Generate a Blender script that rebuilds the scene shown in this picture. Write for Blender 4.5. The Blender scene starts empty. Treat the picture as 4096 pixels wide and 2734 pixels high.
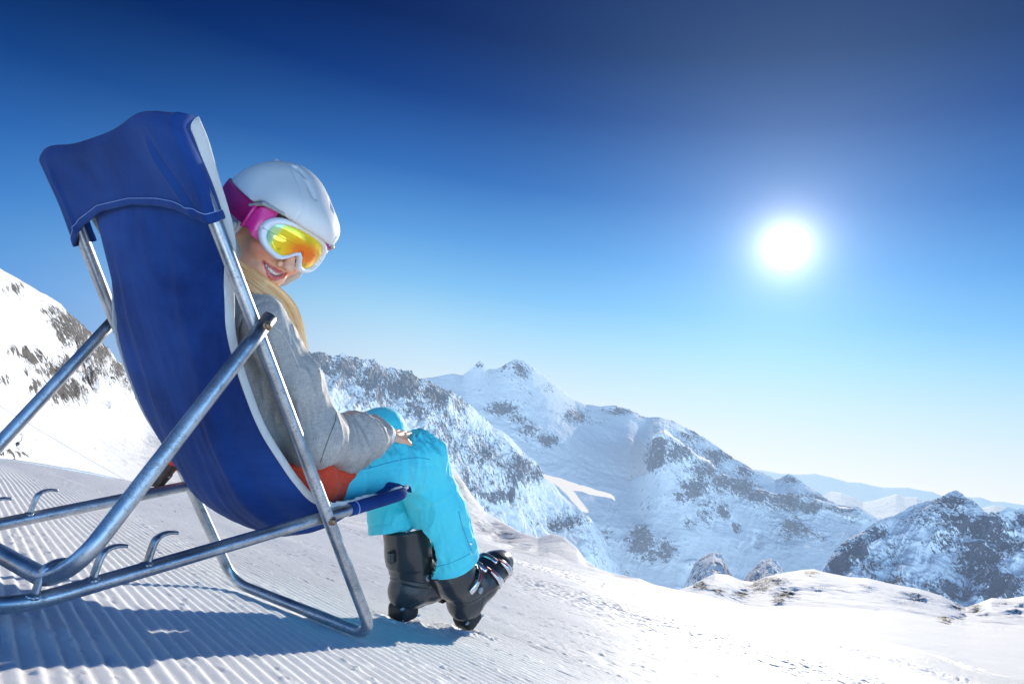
import bpy, bmesh, math, random
import numpy as np
from mathutils import Vector, Matrix

random.seed(7)
rng = np.random.default_rng(11)
PI = math.pi
scene = bpy.context.scene
COL = scene.collection

# ---------------------------------------------------------------- geometry of the place
# camera-space frame (x right, y down, z forward) of the chair and of the two "up" directions
FPX = 2700.0                       # focal length in pixels of a 4096 px wide picture
CX, CY = 2048.0, 1367.0
UAX = np.array([0.81363401, 0.02109397, -0.58099462])      # chair lateral axis (towards the lens side)
A0 = np.array([-0.58559519, 0.72027532, 1.83679428])       # middle of the chair's front floor bar
NG = np.array([0.22635122, -0.93198282, 0.28314864]); NG /= np.linalg.norm(NG)   # normal of the piste
FWD = np.cross(NG, UAX); FWD /= np.linalg.norm(FWD)
if FWD[2] < 0: FWD = -FWD
UAX = np.cross(FWD, NG) if np.cross(FWD, NG) @ UAX > 0 else -np.cross(FWD, NG)
N0 = np.array([.136, -1, 385/2700]); N0 /= np.linalg.norm(N0)   # true vertical
ZC = np.array([0, 0, 1.0])
YW = ZC - N0*(ZC @ N0); YW /= np.linalg.norm(YW)
XW = np.cross(YW, N0)
RW = np.array([XW, YW, N0])        # camera space -> world rotation (rows)
def c2w(p):
    p = np.asarray(p, float)
    return (p - A0) @ RW.T
def cv2w(v):
    return np.asarray(v, float) @ RW.T
CAM = c2w([0, 0, 0])
nG = cv2w(NG); fwdW = cv2w(FWD); uW = cv2w(UAX)
SUN = np.array([1096, -382, 2700.0]); SUN /= np.linalg.norm(SUN)
sunW = cv2w(SUN)

def L(F, U, H):                    # chair coordinates (forward, lateral, height above piste) -> world
    F, U, H = np.broadcast_arrays(np.asarray(F, float), np.asarray(U, float), np.asarray(H, float))
    return F[..., None]*fwdW + U[..., None]*uW + H[..., None]*nG
def Lp(P):
    P = np.asarray(P, float)
    return L(P[..., 0], P[..., 1], P[..., 2])
DS = 4096/2349.0
def at(x, y, u):                   # sight line through a picture point met with the plane lateral = u, in chair coordinates
    d = np.array([x*DS-CX, y*DS-CY, FPX])
    t = (u + UAX@A0)/(UAX@d)
    v = d*t - A0
    return np.array([v@FWD, u, v@NG])
def ray(x, y):
    d = np.array([x*DS-CX, y*DS-CY, FPX]); d /= np.linalg.norm(d)
    return cv2w(d)

# ---------------------------------------------------------------- noise
def _hash(ix, iy, iz, seed):
    h = (ix*374761393 + iy*668265263 + iz*2147483647 + seed*974634777) & 0xFFFFFFFF
    h = ((h ^ (h >> 13))*1274126177) & 0xFFFFFFFF
    h = (h ^ (h >> 16))
    return (h & 0xFFFF)/65535.0
def vnoise(P, seed=0):
    P = np.asarray(P, float)
    i = np.floor(P).astype(np.int64); f = P - i
    f = f*f*f*(f*(f*6-15)+10)
    out = 0
    for dx in (0, 1):
        wx = f[..., 0] if dx else 1-f[..., 0]
        for dy in (0, 1):
            wy = f[..., 1] if dy else 1-f[..., 1]
            for dz in (0, 1):
                wz = f[..., 2] if dz else 1-f[..., 2]
                out = out + wx*wy*wz*_hash(i[..., 0]+dx, i[..., 1]+dy, i[..., 2]+dz, seed)
    return out*2-1
def fbm(P, oct=4, seed=0, gain=.5, lac=2.03):
    a, s, o = 1.0, 0, 0
    P = np.asarray(P, float)
    for k in range(oct):
        o = o + a*vnoise(P, seed+k*17); s += a
        a *= gain; P = P*lac
    return o/s
def ridged(P, oct=5, seed=0, gain=.5, lac=2.1):
    a, s, o = 1.0, 0, 0
    P = np.asarray(P, float)
    for k in range(oct):
        n = 1-np.abs(vnoise(P, seed+k*13)); o = o + a*n*n; s += a
        a *= gain; P = P*lac
    return o/s
def sstep(a, b, x):
    t = np.clip((np.asarray(x, float)-a)/(b-a), 0, 1)
    return t*t*(3-2*t)

# ---------------------------------------------------------------- object helpers
def tag(o, label=None, cat=None, group=None, kind=None):
    if label: o['label'] = label
    if cat: o['category'] = cat
    if group: o['group'] = group
    if kind: o['kind'] = kind
    return o
def empty(name, loc=(0, 0, 0), label=None, cat=None, group=None):
    o = bpy.data.objects.new(name, None)
    o.empty_display_size = .1
    COL.objects.link(o); o.location = Vector([float(v) for v in loc])
    return tag(o, label, cat, group)
def mesh_obj(name, V, faces, mat, parent=None, smooth=True, attrs=None):
    """V: world coordinates; faces: array (n,4)/(n,3) or list"""
    V = np.asarray(V, float)
    if parent is not None:
        base = np.array(parent_world(parent)); V = V - base
    me = bpy.data.meshes.new(name)
    if isinstance(faces, np.ndarray):
        n, k = faces.shape
        me.vertices.add(len(V)); me.vertices.foreach_set('co', V.astype(np.float32).ravel())
        me.loops.add(n*k); me.loops.foreach_set('vertex_index', faces.astype(np.int32).ravel())
        me.polygons.add(n); me.polygons.foreach_set('loop_start', np.arange(0, n*k, k, dtype=np.int32))
        me.polygons.foreach_set('loop_total', np.full(n, k, dtype=np.int32))
        me.update(calc_edges=True)
    else:
        me.from_pydata([tuple(v) for v in V], [], [tuple(int(i) for i in f) for f in faces]); me.update()
    me.validate(verbose=False)
    if smooth: me.polygons.foreach_set('use_smooth', [True]*len(me.polygons))
    if attrs:
        for k, a in attrs.items():
            at_ = me.attributes.new(k, 'FLOAT', 'POINT'); at_.data.foreach_set('value', np.asarray(a, np.float32).ravel())
    if mat is not None: me.materials.append(mat)
    o = bpy.data.objects.new(name, me); COL.objects.link(o)
    if parent is not None: o.parent = parent
    return o
def parent_world(p):
    v = np.zeros(3)
    while p is not None:
        v = v + np.array(p.location); p = p.parent
    return v
def grid_faces(nr, nc, closed_c=False):
    r = np.arange(nr-1)[:, None]; c = np.arange(nc if closed_c else nc-1)[None, :]
    c2 = (c+1) % nc
    a = r*nc+c; b = r*nc+c2; d = (r+1)*nc+c; e = (r+1)*nc+c2
    return np.stack([a, b, e, d], -1).reshape(-1, 4)
class MB:
    def __init__(s): s.V = []; s.Fc = []; s.n = 0
    def add(s, V, F):
        V = np.asarray(V, float)
        s.V.append(V); s.Fc += [tuple(int(i)+s.n for i in f) for f in F]; s.n += len(V); return s
    def build(s, name, mat, parent=None, smooth=True):
        return mesh_obj(name, np.concatenate(s.V), s.Fc, mat, parent, smooth)
def fillet(pts, rad, seg=8, closed=False):
    pts = [np.asarray(p, float) for p in pts]; n = len(pts); out = []
    for i, p in enumerate(pts):
        if not closed and i in (0, n-1): out.append(p); continue
        a = pts[(i-1) % n]; b = pts[(i+1) % n]
        u = (a-p)/np.linalg.norm(a-p); v = (b-p)/np.linalg.norm(b-p)
        ang = math.acos(max(-1, min(1, u@v)))
        r = rad[i] if isinstance(rad, (list, tuple)) else rad
        if abs(math.pi-ang) < .02 or r <= 0: out.append(p); continue
        t = min(r/math.tan(ang/2), .49*np.linalg.norm(a-p), .49*np.linalg.norm(b-p)); r2 = t*math.tan(ang/2)
        c = p + (u+v)/np.linalg.norm(u+v)*(r2/math.sin(ang/2))
        s0 = p+u*t-c; s1 = p+v*t-c
        tot = math.acos(max(-1, min(1, s0@s1/(np.linalg.norm(s0)*np.linalg.norm(s1)))))
        for k in range(seg+1):
            f = k/seg
            out.append(c+(s0*math.sin((1-f)*tot)+s1*math.sin(f*tot))/math.sin(tot))
    return np.array(out)
def sweep(path, rad, seg=14, closed=False, sect=None, up=None, caps=True):
    """tube of radius rad (number or per-point) along path (world coordinates); sect = (n,2) custom section"""
    P = np.asarray(path, float); n = len(P)
    rad = np.broadcast_to(np.asarray(rad, float), (n,)) if np.ndim(rad) < 2 else rad
    if closed: T = np.roll(P, -1, 0)-np.roll(P, 1, 0)
    else: T = np.gradient(P, axis=0)
    T /= np.linalg.norm(T, axis=1)[:, None]+1e-12
    u = np.asarray(up if up is not None else (nG if abs(T[0]@nG) < .9 else uW), float)
    N = np.zeros_like(P); b = u - T[0]*(u@T[0]); b /= np.linalg.norm(b)
    for i in range(n):
        if up is not None: b = np.asarray(up, float)
        b = b - T[i]*(b@T[i]); b /= np.linalg.norm(b)+1e-12; N[i] = b
    B = np.cross(T, N)
    if sect is None:
        a = np.linspace(0, 2*PI, seg, endpoint=False); sect = np.stack([np.cos(a), np.sin(a)], 1)
    sect = np.asarray(sect, float); m = len(sect)
    V = P[:, None, :] + rad[:, None, None]*(sect[None, :, 0, None]*N[:, None, :] + sect[None, :, 1, None]*B[:, None, :])
    V = V.reshape(-1, 3)
    F = [tuple(f) for f in grid_faces(n, m, True)]
    if closed:
        F += [((n-1)*m+j, (n-1)*m+(j+1) % m, (j+1) % m, j) for j in range(m)]
    elif caps:
        F.append(tuple(range(m-1, -1, -1))); F.append(tuple((n-1)*m+j for j in range(m)))
    return V, F
def catmull(pts, n=8):
    P = np.asarray(pts, float); P = np.vstack([2*P[0]-P[1], P, 2*P[-1]-P[-2]]); out = []
    for i in range(1, len(P)-2):
        t = np.linspace(0, 1, n, endpoint=False)[:, None]
        a, b, c, d = P[i-1], P[i], P[i+1], P[i+2]
        out.append(.5*((2*b)+(-a+c)*t+(2*a-5*b+4*c-d)*t*t+(-a+3*b-3*c+d)*t**3))
    out.append(P[-2][None]); return np.concatenate(out)
def resample(P, n):
    P = np.asarray(P, float); s = np.r_[0, np.cumsum(np.linalg.norm(np.diff(P, axis=0), axis=1))]
    t = np.linspace(0, s[-1], n)
    return np.stack([np.interp(t, s, P[:, k]) for k in range(P.shape[1])], 1)
def box_sect(w, h): return np.array([[-h/2, -w/2], [-h/2, w/2], [h/2, w/2], [h/2, -w/2]])
def disc(center, axis, r, h, seg=20, bev=.15):
    c = np.asarray(center, float); ax = np.asarray(axis, float); ax = ax/np.linalg.norm(ax)
    path = [c, c+ax*h*(1-bev), c+ax*h]
    return sweep(np.array(path), np.array([r, r, r*(1-bev*1.4)]), seg)

# ---------------------------------------------------------------- materials
def new_mat(name):
    m = bpy.data.materials.new(name); m.use_nodes = True; nt = m.node_tree; nt.nodes.clear()
    out = nt.nodes.new('ShaderNodeOutputMaterial'); b = nt.nodes.new('ShaderNodeBsdfPrincipled')
    nt.links.new(b.outputs[0], out.inputs[0]); return m, nt, b, out
def node(nt, t, **kw):
    n = nt.nodes.new(t)
    for k, v in kw.items():
        if hasattr(n, k): setattr(n, k, v)
        else: n.inputs[k.replace('_', ' ')].default_value = v
    return n
def ramp(nt, stops, interp='LINEAR'):
    r = nt.nodes.new('ShaderNodeValToRGB'); r.color_ramp.interpolation = interp
    e = r.color_ramp.elements
    while len(e) < len(stops): e.new(.5)
    for k, (p, c) in enumerate(stops):
        e[k].position = p; e[k].color = (*c, 1) if len(c) == 3 else c
    return r
def math_(nt, op, a, b=None, c=None, clamp=False):
    m = nt.nodes.new('ShaderNodeMath'); m.operation = op; m.use_clamp = clamp
    for i, v in enumerate((a, b, c)):
        if v is None: continue
        if isinstance(v, (int, float)): m.inputs[i].default_value = v
        else: nt.links.new(v, m.inputs[i])
    return m.outputs[0]
def mixc(nt, f, a, b, mode='MIX'):
    m = nt.nodes.new('ShaderNodeMix'); m.data_type = 'RGBA'; m.blend_type = mode
    for sock, v in ((m.inputs[0], f), (m.inputs[6], a), (m.inputs[7], b)):
        if isinstance(v, (int, float)): sock.default_value = v
        elif isinstance(v, (tuple, list)): sock.default_value = (*v, 1) if len(v) == 3 else v
        else: nt.links.new(v, sock)
    return m.outputs[2]
def coords(nt, scale=(1, 1, 1), rot=(0, 0, 0), kind='Object'):
    tc = nt.nodes.new('ShaderNodeTexCoord'); mp = nt.nodes.new('ShaderNodeMapping')
    mp.inputs['Scale'].default_value = scale; mp.inputs['Rotation'].default_value = rot
    nt.links.new(tc.outputs[kind], mp.inputs[0]); return mp.outputs[0]
def noise_(nt, vec, scale, detail=4, rough=.55, dist=0):
    n = nt.nodes.new('ShaderNodeTexNoise'); n.inputs['Scale'].default_value = scale
    n.inputs['Detail'].default_value = detail; n.inputs['Roughness'].default_value = rough
    n.inputs['Distortion'].default_value = dist
    if vec is not None: nt.links.new(vec, n.inputs['Vector'])
    return n.outputs['Fac']
def bump_(nt, h, strength, dist, nrm=None):
    b = nt.nodes.new('ShaderNodeBump'); b.inputs['Strength'].default_value = strength; b.inputs['Distance'].default_value = dist
    nt.links.new(h, b.inputs['Height'])
    if nrm is not None: nt.links.new(nrm, b.inputs['Normal'])
    return b.outputs[0]

def m_simple(name, col, rough=.5, metal=0, spec=.5, coat=0, nscale=0, namt=.12, bscale=0, bamt=.2, bdist=.001, trans=0, sheen=0):
    m, nt, b, out = new_mat(name)
    b.inputs['Roughness'].default_value = rough; b.inputs['Metallic'].default_value = metal
    b.inputs['Specular IOR Level'].default_value = spec; b.inputs['Coat Weight'].default_value = coat
    b.inputs['Sheen Weight'].default_value = sheen
    v = coords(nt)
    if nscale:
        n = noise_(nt, v, nscale)
        lo = tuple(c*(1-namt) for c in col); hi = tuple(min(1, c*(1+namt)) for c in col)
        r = ramp(nt, [(.3, lo), (.7, hi)]); nt.links.new(n, r.inputs[0]); nt.links.new(r.outputs[0], b.inputs['Base Color'])
    else: b.inputs['Base Color'].default_value = (*col, 1)
    if bscale:
        nt.links.new(bump_(nt, noise_(nt, v, bscale), bamt, bdist), b.inputs['Normal'])
    if trans:
        tr = nt.nodes.new('ShaderNodeBsdfTranslucent'); tr.inputs[0].default_value = (*[min(1, c*1.15) for c in col], 1)
        mx = nt.nodes.new('ShaderNodeMixShader'); mx.inputs[0].default_value = trans
        nt.links.new(b.outputs[0], mx.inputs[1]); nt.links.new(tr.outputs[0], mx.inputs[2]); nt.links.new(mx.outputs[0], out.inputs[0])
    return m
def m_steel():
    m, nt, b, out = new_mat('galvanised_steel')
    v = coords(nt)
    n1 = noise_(nt, v, 9, 5, .6); n2 = noise_(nt, coords(nt, (60, 60, 60)), 3, 6, .7, .6); n3 = noise_(nt, v, 38, 3, .7)
    r = ramp(nt, [(.3, (.27, .30, .34)), (.5, (.47, .49, .52)), (.75, (.66, .67, .68))]); nt.links.new(n1, r.inputs[0])
    sp = ramp(nt, [(.46, (0, 0, 0)), (.58, (1, 1, 1))]); nt.links.new(n3, sp.inputs[0])
    sc = ramp(nt, [(.40, (0, 0, 0)), (.45, (1, 1, 1)), (.49, (0, 0, 0))]); nt.links.new(n2, sc.inputs[0])
    msk = math_(nt, 'MULTIPLY', sp.outputs[0], sc.outputs[0])
    c = mixc(nt, msk, r.outputs[0], (.12, .10, .08)); nt.links.new(c, b.inputs['Base Color'])
    met = math_(nt, 'SUBTRACT', .92, msk); nt.links.new(met, b.inputs['Metallic'])
    rr = ramp(nt, [(.3, (.28,)*3), (.7, (.50,)*3)]); nt.links.new(n1, rr.inputs[0]); nt.links.new(rr.outputs[0], b.inputs['Roughness'])
    nt.links.new(bump_(nt, n2, .10, .001), b.inputs['Normal'])
    return m
def m_fabric(name, col, lo, weave=900, trans=.25, rough=.75, fold=0, sheen=.3):
    m, nt, b, out = new_mat(name)
    v = coords(nt)
    n = noise_(nt, v, 4, 6, .62, .4); r = ramp(nt, [(.32, lo), (.68, col)]); nt.links.new(n, r.inputs[0])
    f2 = noise_(nt, v, weave, 2, .5)
    c = mixc(nt, .22, r.outputs[0], f2, 'SOFT_LIGHT'); nt.links.new(c, b.inputs['Base Color'])
    b.inputs['Roughness'].default_value = rough; b.inputs['Sheen Weight'].default_value = sheen; b.inputs['Specular IOR Level'].default_value = .25
    nb = bump_(nt, f2, .35, .0006)
    if fold:
        fn = noise_(nt, coords(nt, (1.0, .55, 1.3), (.3, .2, .5)), fold*1.1, 2, .45, .9); fr = math_(nt, 'ABSOLUTE', math_(nt, 'SUBTRACT', fn, .5))
        nb = bump_(nt, math_(nt, 'MULTIPLY', fr, -1.0), .34, .030, nb); nb = bump_(nt, noise_(nt, v, fold*.8, 3, .5, .6), .25, .02, nb)
    nt.links.new(nb, b.inputs['Normal'])
    if trans:
        tr = nt.nodes.new('ShaderNodeBsdfTranslucent'); nt.links.new(c, tr.inputs[0])
        mx = nt.nodes.new('ShaderNodeMixShader'); mx.inputs[0].default_value = trans
        nt.links.new(b.outputs[0], mx.inputs[1]); nt.links.new(tr.outputs[0], mx.inputs[2]); nt.links.new(mx.outputs[0], out.inputs[0])
    return m
def m_heather():
    m, nt, b, out = new_mat('heather_grey_shell')
    h1 = noise_(nt, coords(nt, (900, 60, 60), (0, 0, .4)), 1, 3, .7); h2 = noise_(nt, coords(nt, (60, 60, 900), (0, .2, .4)), 1, 3, .7)
    n = noise_(nt, coords(nt), 6, 4, .6)
    s = math_(nt, 'ADD', h1, h2)
    r = ramp(nt, [(.34, (.29, .26, .235)), (.5, (.46, .415, .375)), (.66, (.66, .61, .55))])
    s2 = math_(nt, 'MULTIPLY', s, .5); s3 = math_(nt, 'MULTIPLY_ADD', n, .12, math_(nt, 'SUBTRACT', s2, .06)); nt.links.new(s3, r.inputs[0])
    nt.links.new(r.outputs[0], b.inputs['Base Color'])
    b.inputs['Roughness'].default_value = .7; b.inputs['Sheen Weight'].default_value = .25; b.inputs['Specular IOR Level'].default_value = .3
    nb = bump_(nt, s2, .3, .0006); nb = bump_(nt, noise_(nt, coords(nt), 16, 4, .55, .9), .30, .010, nb)
    nt.links.new(nb, b.inputs['Normal'])
    return m
def m_snow(name, groove=False):
    m, nt, b, out = new_mat(name)
    v = coords(nt)
    b.inputs['Roughness'].default_value = .55; b.inputs['Specular IOR Level'].default_value = .10
    n = noise_(nt, v, .8, 4, .6)
    r = ramp(nt, [(.3, (.90, .91, .93)), (.7, (.95, .955, .965))]); nt.links.new(n, r.inputs[0]); nt.links.new(r.outputs[0], b.inputs['Base Color'])
    nb = bump_(nt, noise_(nt, v, 420, 4, .8), .35, .0015)
    nb = bump_(nt, noise_(nt, v, 60, 5, .75), .30, .006, nb)
    nt.links.new(nb, b.inputs['Normal'])
    b.inputs['Subsurface Weight'].default_value = .75; b.inputs['Subsurface Radius'].default_value = (.9, .97, 1.0); b.inputs['Subsurface Scale'].default_value = .009; b.subsurface_method = 'RANDOM_WALK'
    return m
M = {}
M['steel'] = m_steel()
M['blue'] = m_fabric('navy_canvas', (.020, .085, .34), (.005, .030, .16), 1100, .20, .9, sheen=.08)
M['piping'] = m_fabric('white_piping', (.74, .73, .70), (.60, .60, .58), 700, .1, .7)
M['thread'] = m_simple('light_blue_thread', (.30, .45, .80), .7)
M['pants'] = m_fabric('cyan_ski_fabric', (.14, .93, .98), (.11, .86, .96), 1500, .18, .55, 11)
M['grey'] = m_heather()
M['lining'] = m_fabric('pale_lining', (.62, .58, .55), (.5, .47, .45), 900, .1)
M['red'] = m_fabric('red_knit', (1.0, .10, .035), (.95, .065, .025), 1300, .12, .75, 14)
M['bolt'] = m_simple('rusty_bolt', (.30, .19, .12), .45, .75, nscale=220, namt=.5, bscale=300)
M['snow'] = m_snow('groomed_snow')
# ---------------------------------------------------------------- deck chair
RT = .0142; ZG = -.0142            # tube radius; piste level relative to the tube axes
AT = np.array([-.874, .869]); BP = np.array([-.248, .2464]); CP = np.array([-.590, .5865])
BF = np.array([.020, .3586]); BR = np.array([-.8365, 0.]); CB = np.array([-.771, .062])
ua, ub, uc = .300, .2705, .3295
chair = empty('deck_chair', L(0, 0, ZG), 'blue canvas deck chair with tubular steel frame standing on the groomed snow', 'deck chair')
def side(p, u): return L(p[0], u, p[1])
def loop(top, bot, u):             # rectangular bent-tube frame
    return [side(top, u), side(bot, u), side(bot, -u), side(top, -u)]
# back frame: closed loop, floor bar in front, head bar on top
UTF = -.250                        # the far rail leans in a little above the prop joint
p = fillet([side(AT, .297), side(CP, ua), side((0, 0), ua), side((0, 0), -ua), side(CP, -ua), side(AT, UTF)], [.06, .4, .065, .065, .4, .06], 9, closed=True)
pp = np.concatenate([np.linspace(p[i], p[(i+1) % len(p)], 6, endpoint=False) if np.linalg.norm(p[i]-p[(i+1) % len(p)]) > .1 else p[i][None] for i in range(len(p))])
V, Fc = sweep(pp, RT, 18, closed=True, up=None)
back_frame = MB().add(V, Fc).build('back_frame', M['steel'], chair)
# seat frame
p = fillet(loop(BF, BR, ub), [.05, .10, .10, .05], 9, closed=True)
pp = np.concatenate([np.linspace(p[i], p[(i+1) % len(p)], 6, endpoint=False) if np.linalg.norm(p[i]-p[(i+1) % len(p)]) > .1 else p[i][None] for i in range(len(p))])
seat_frame = MB().add(*sweep(pp, RT, 18, closed=True)).build('seat_frame', M['steel'], chair)
# prop frame: open U hanging from the back frame, its bar caught in the rear hooks
d = (CP-CB)/np.linalg.norm(CP-CB); CT = CP+d*.022
p = fillet(loop(CT, CB, uc), .085, 10)
pp = [p[0]]
for i in range(1, len(p)):
    k = 6 if np.linalg.norm(p[i]-p[i-1]) > .1 else 1
    for j in range(1, k+1): pp.append(p[i-1]+(p[i]-p[i-1])*j/k)
prop_frame = MB().add(*sweep(np.array(pp), RT*1.06, 18, caps=True)).build('prop_frame', M['steel'], chair)
# dark plastic end plugs of the prop frame
M['black_plastic'] = m_simple('black_plastic', (.015, .015, .016), .4)
for s in (1, -1):
    c = side(CT, s*uc); ax = L(d[0], 0, d[1])
    MB().add(*disc(c-ax*.001, ax, RT*.97, .005)).build('end_plug', M['black_plastic'], prop_frame)
# bolts with domed heads and washers
def bolt(P, u, out):
    c = side(P, u); ax = uW*out
    b = MB().add(*disc(c+ax*(RT*.80), ax, .0105, .0035, 22)).add(*disc(c+ax*(RT*.80+.003), ax, .0072, .0055, 22, .5))
    return b.build('bolt', M['bolt'], chair)
for s in (1, -1):
    bolt(CP, s*uc, s); bolt(BP, s*ua, s)
    # spacer washer between the rails
    MB().add(*disc(side(BP, s*(ua-.017)), uW*s, .011, .004, 20)).build('washer', M['bolt'], chair)
# hooks welded on the seat frame rails
bdir = (BF-BR)/np.linalg.norm(BF-BR); bn = np.array([-bdir[1], bdir[0]])
if bn[1] < 0: bn = -bn
def hook(s0, sgn):
    base = BR+bdir*s0
    prof = np.array([[0, .004], [-.001, .022], [-.001, .040], [.003, .050], [.012, .0575], [.024, .0615], [.036, .0625]])
    prof = catmull(prof, 5)
    pts = np.array([side(base + bn*(RT*.6) + np.array([q[0]*1.0, q[1]]), sgn*ub) for q in prof])
    V, Fc = sweep(pts, 1.0, sect=np.array([[-.0028, -.0095], [-.0028, .0095], [.0028, .0095], [.0028, -.0095]]), up=uW)
    # section: thin across the bend, wide along the lateral axis
    T = np.gradient(pts, axis=0); T /= np.linalg.norm(T, axis=1)[:, None]
    Nn = np.cross(T, uW); w = np.linspace(1, .62, len(pts)); w[:len(pts)//2] = 1
    rows = []
    for (a, b_) in ((-.0026, -.0095), (-.0034, 0), (-.0026, .0095), (.0026, .0095), (.0034, 0), (.0026, -.0095)):
        rows.append(pts + Nn*a + uW[None]*(b_*w[:, None]))
    V = np.stack(rows, 1).reshape(-1, 3); n = len(pts)
    F_ = [tuple(f) for f in grid_faces(n, 6, True)]; F_.append((5, 4, 3, 2, 1, 0)); F_.append(tuple((n-1)*6+j for j in range(6)))
    h = mesh_obj('hook', V, F_, M['steel'], seat_frame)
    # lumpy weld bead
    mb = MB()
    for k in range(9):
        a = k/9*2*PI
        c = side(base+bn*(RT*.78-.002*abs(math.sin(a)))+bdir*(.0075*math.cos(a)), sgn*ub) + uW*(.010*math.sin(a))
        bm = bmesh.new(); bmesh.ops.create_icosphere(bm, subdivisions=2, radius=.0036+.0012*rng.random())
        mb.add(np.array([v.co[:] for v in bm.verts])+c, [[v.index for v in f.verts] for f in bm.faces]); bm.free()
    mb.build('weld_bead', M['steel'], seat_frame)
    return h
def s_at(x, y):                    # distance along the seat rail of a picture point
    q = at(x, y, ub)[[0, 2]]; return float((q-BR)@bdir)
hk = [s_at(336.6, 1297), s_at(211.6, 1327.5), s_at(76.8, 1361)]
for s0 in hk:
    for sg in (1, -1): hook(s0, sg)

# ---- sling: edge line and centre line in profile (forward, height), t = 0 at the head bar, 1 at the front bar
edge = np.array([[-.858, .893], [-.848, .886], [-.830, .872], [-.778, .820], [-.722, .768], [-.688, .730], [-.667, .690], [-.650, .645], [-.631, .604], [-.612, .563], [-.575, .513], [-.523, .454], [-.468, .400], [-.396, .348], [-.341, .313], [-.277, .283], [-.215, .281], [-.168, .297], [-.101, .322], [-.039, .345], [.004, .368], [.028, .374], [.040, .360]])
cent = np.array([[-.864, .884], [-.856, .876], [-.838, .852], [-.800, .800], [-.775, .740], [-.748, .690], [-.709, .631], [-.668, .570], [-.620, .513], [-.557, .436], [-.496, .365], [-.416, .284], [-.362, .232], [-.300, .200], [-.220, .180], [-.150, .186], [-.085, .222], [-.040, .275], [-.005, .330], [.018, .364], [.036, .368], [.042, .357]])
NR, NCc = 150, 64
E_ = resample(catmull(edge, 8), NR); C_ = resample(catmull(cent, 8), NR)
tt = np.linspace(0, 1, NR)
def sling_pt(ti, v):               # v in [-1,1] lateral
    e = np.stack([np.interp(ti, tt, E_[:, k]) for k in (0, 1)], -1); c = np.stack([np.interp(ti, tt, C_[:, k]) for k in (0, 1)], -1)
    w = (1-np.abs(v)**2.6)[..., None]
    q = e*(1-w)+c*w
    return q
T2, V2 = np.meshgrid(tt, np.linspace(-1, 1, NCc), indexing='ij')
q = sling_pt(T2, V2)
wid = .262 + .035*np.clip(1-T2/.22, 0, 1)**.7
uu = np.where(V2 < 0, V2*(wid-.048*np.clip(1.25-T2/.62, 0, 1)), V2*wid)
base = L(q[..., 0], uu, q[..., 1])
# soft folds: long vertical ones near the edges, drag lines towards the seat corner
dn = np.gradient(base, axis=0); du = np.gradient(base, axis=1); nn = np.cross(dn, du); nn /= np.linalg.norm(nn, axis=-1)[..., None]
fold = .006*np.sin(V2*9+2.2*T2*3)*np.exp(-((np.abs(V2)-.62)/.25)**2)*np.sin(PI*T2)
fold += .0045*fbm(np.stack([T2*3, V2*7, T2*0], -1), 3, 5)*np.sin(PI*np.clip(T2, 0, 1))
fold += .007*np.exp(-((V2-.52-.3*(T2-.6))/.07)**2)*sstep(.35, .6, T2)*(1-sstep(.85, 1, T2))
fold += .005*np.exp(-((V2-.20-.15*(T2-.6))/.05)**2)*sstep(.5, .68, T2)*(1-sstep(.85, 1, T2))
base = base + nn*fold[..., None]
back = base
if True:
    th = .0016
    V = np.concatenate([back.reshape(-1, 3), (back+nn*th).reshape(-1, 3)])
    f1 = grid_faces(NR, NCc); f2 = f1[:, ::-1]+NR*NCc
    rim = []
    def vid(i, j): return i*NCc+j
    ring = [vid(i, 0) for i in range(NR)]+[vid(NR-1, j) for j in range(1, NCc)]+[vid(i, NCc-1) for i in range(NR-2, -1, -1)]+[vid(0, j) for j in range(NCc-2, 0, -1)]
    o = NR*NCc
    rim = np.array([[ring[k], ring[(k+1) % len(ring)], ring[(k+1) % len(ring)]+o, ring[k]+o] for k in range(len(ring))])
    sling = mesh_obj('sling', V, np.concatenate([f1, f2, rim]), M['blue'], chair)
# white piping bands on both long edges (flat band, crumpled near the seat front)
def band(curve, nrm_dir, w, th, name, parent, wob=0):
    P = resample(catmull(curve, 4), 140); T = np.gradient(P, axis=0); T /= np.linalg.norm(T, axis=1)[:, None]
    nd = nrm_dir if np.ndim(nrm_dir) == 2 else np.tile(nrm_dir, (len(P), 1))
    nd = nd - T*np.sum(nd*T, 1)[:, None]; nd /= np.linalg.norm(nd, axis=1)[:, None]; B = np.cross(T, nd)
    s = np.linspace(0, 1, len(P))
    if wob:
        k = sstep(.74, .84, s)*wob
        P = P + nd*(k*.6*vnoise(np.stack([s*80, s*0, s*0], 1), 3))[:, None]+B*(k*.5*vnoise(np.stack([s*70, s*0+5, s*0], 1), 4))[:, None]
    w = np.broadcast_to(w, (len(P),))
    rows = [P-nd*(w/2)[:, None]*a+B*(th/2*b)[:, None] if False else P+nd*(w/2*a)[:, None]+B*(th/2*b) for a, b in ((-1, .4), (-.8, 1), (.8, 1), (1, .4), (1, -.4), (.8, -1), (-.8, -1), (-1, -.4))]
    V = np.stack(rows, 1).reshape(-1, 3); n = len(P)
    F_ = [tuple(f) for f in grid_faces(n, 8, True)]; F_ += [tuple(range(7, -1, -1)), tuple((n-1)*8+j for j in range(8))]
    return mesh_obj(name, V, F_, M['piping'], parent)
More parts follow.
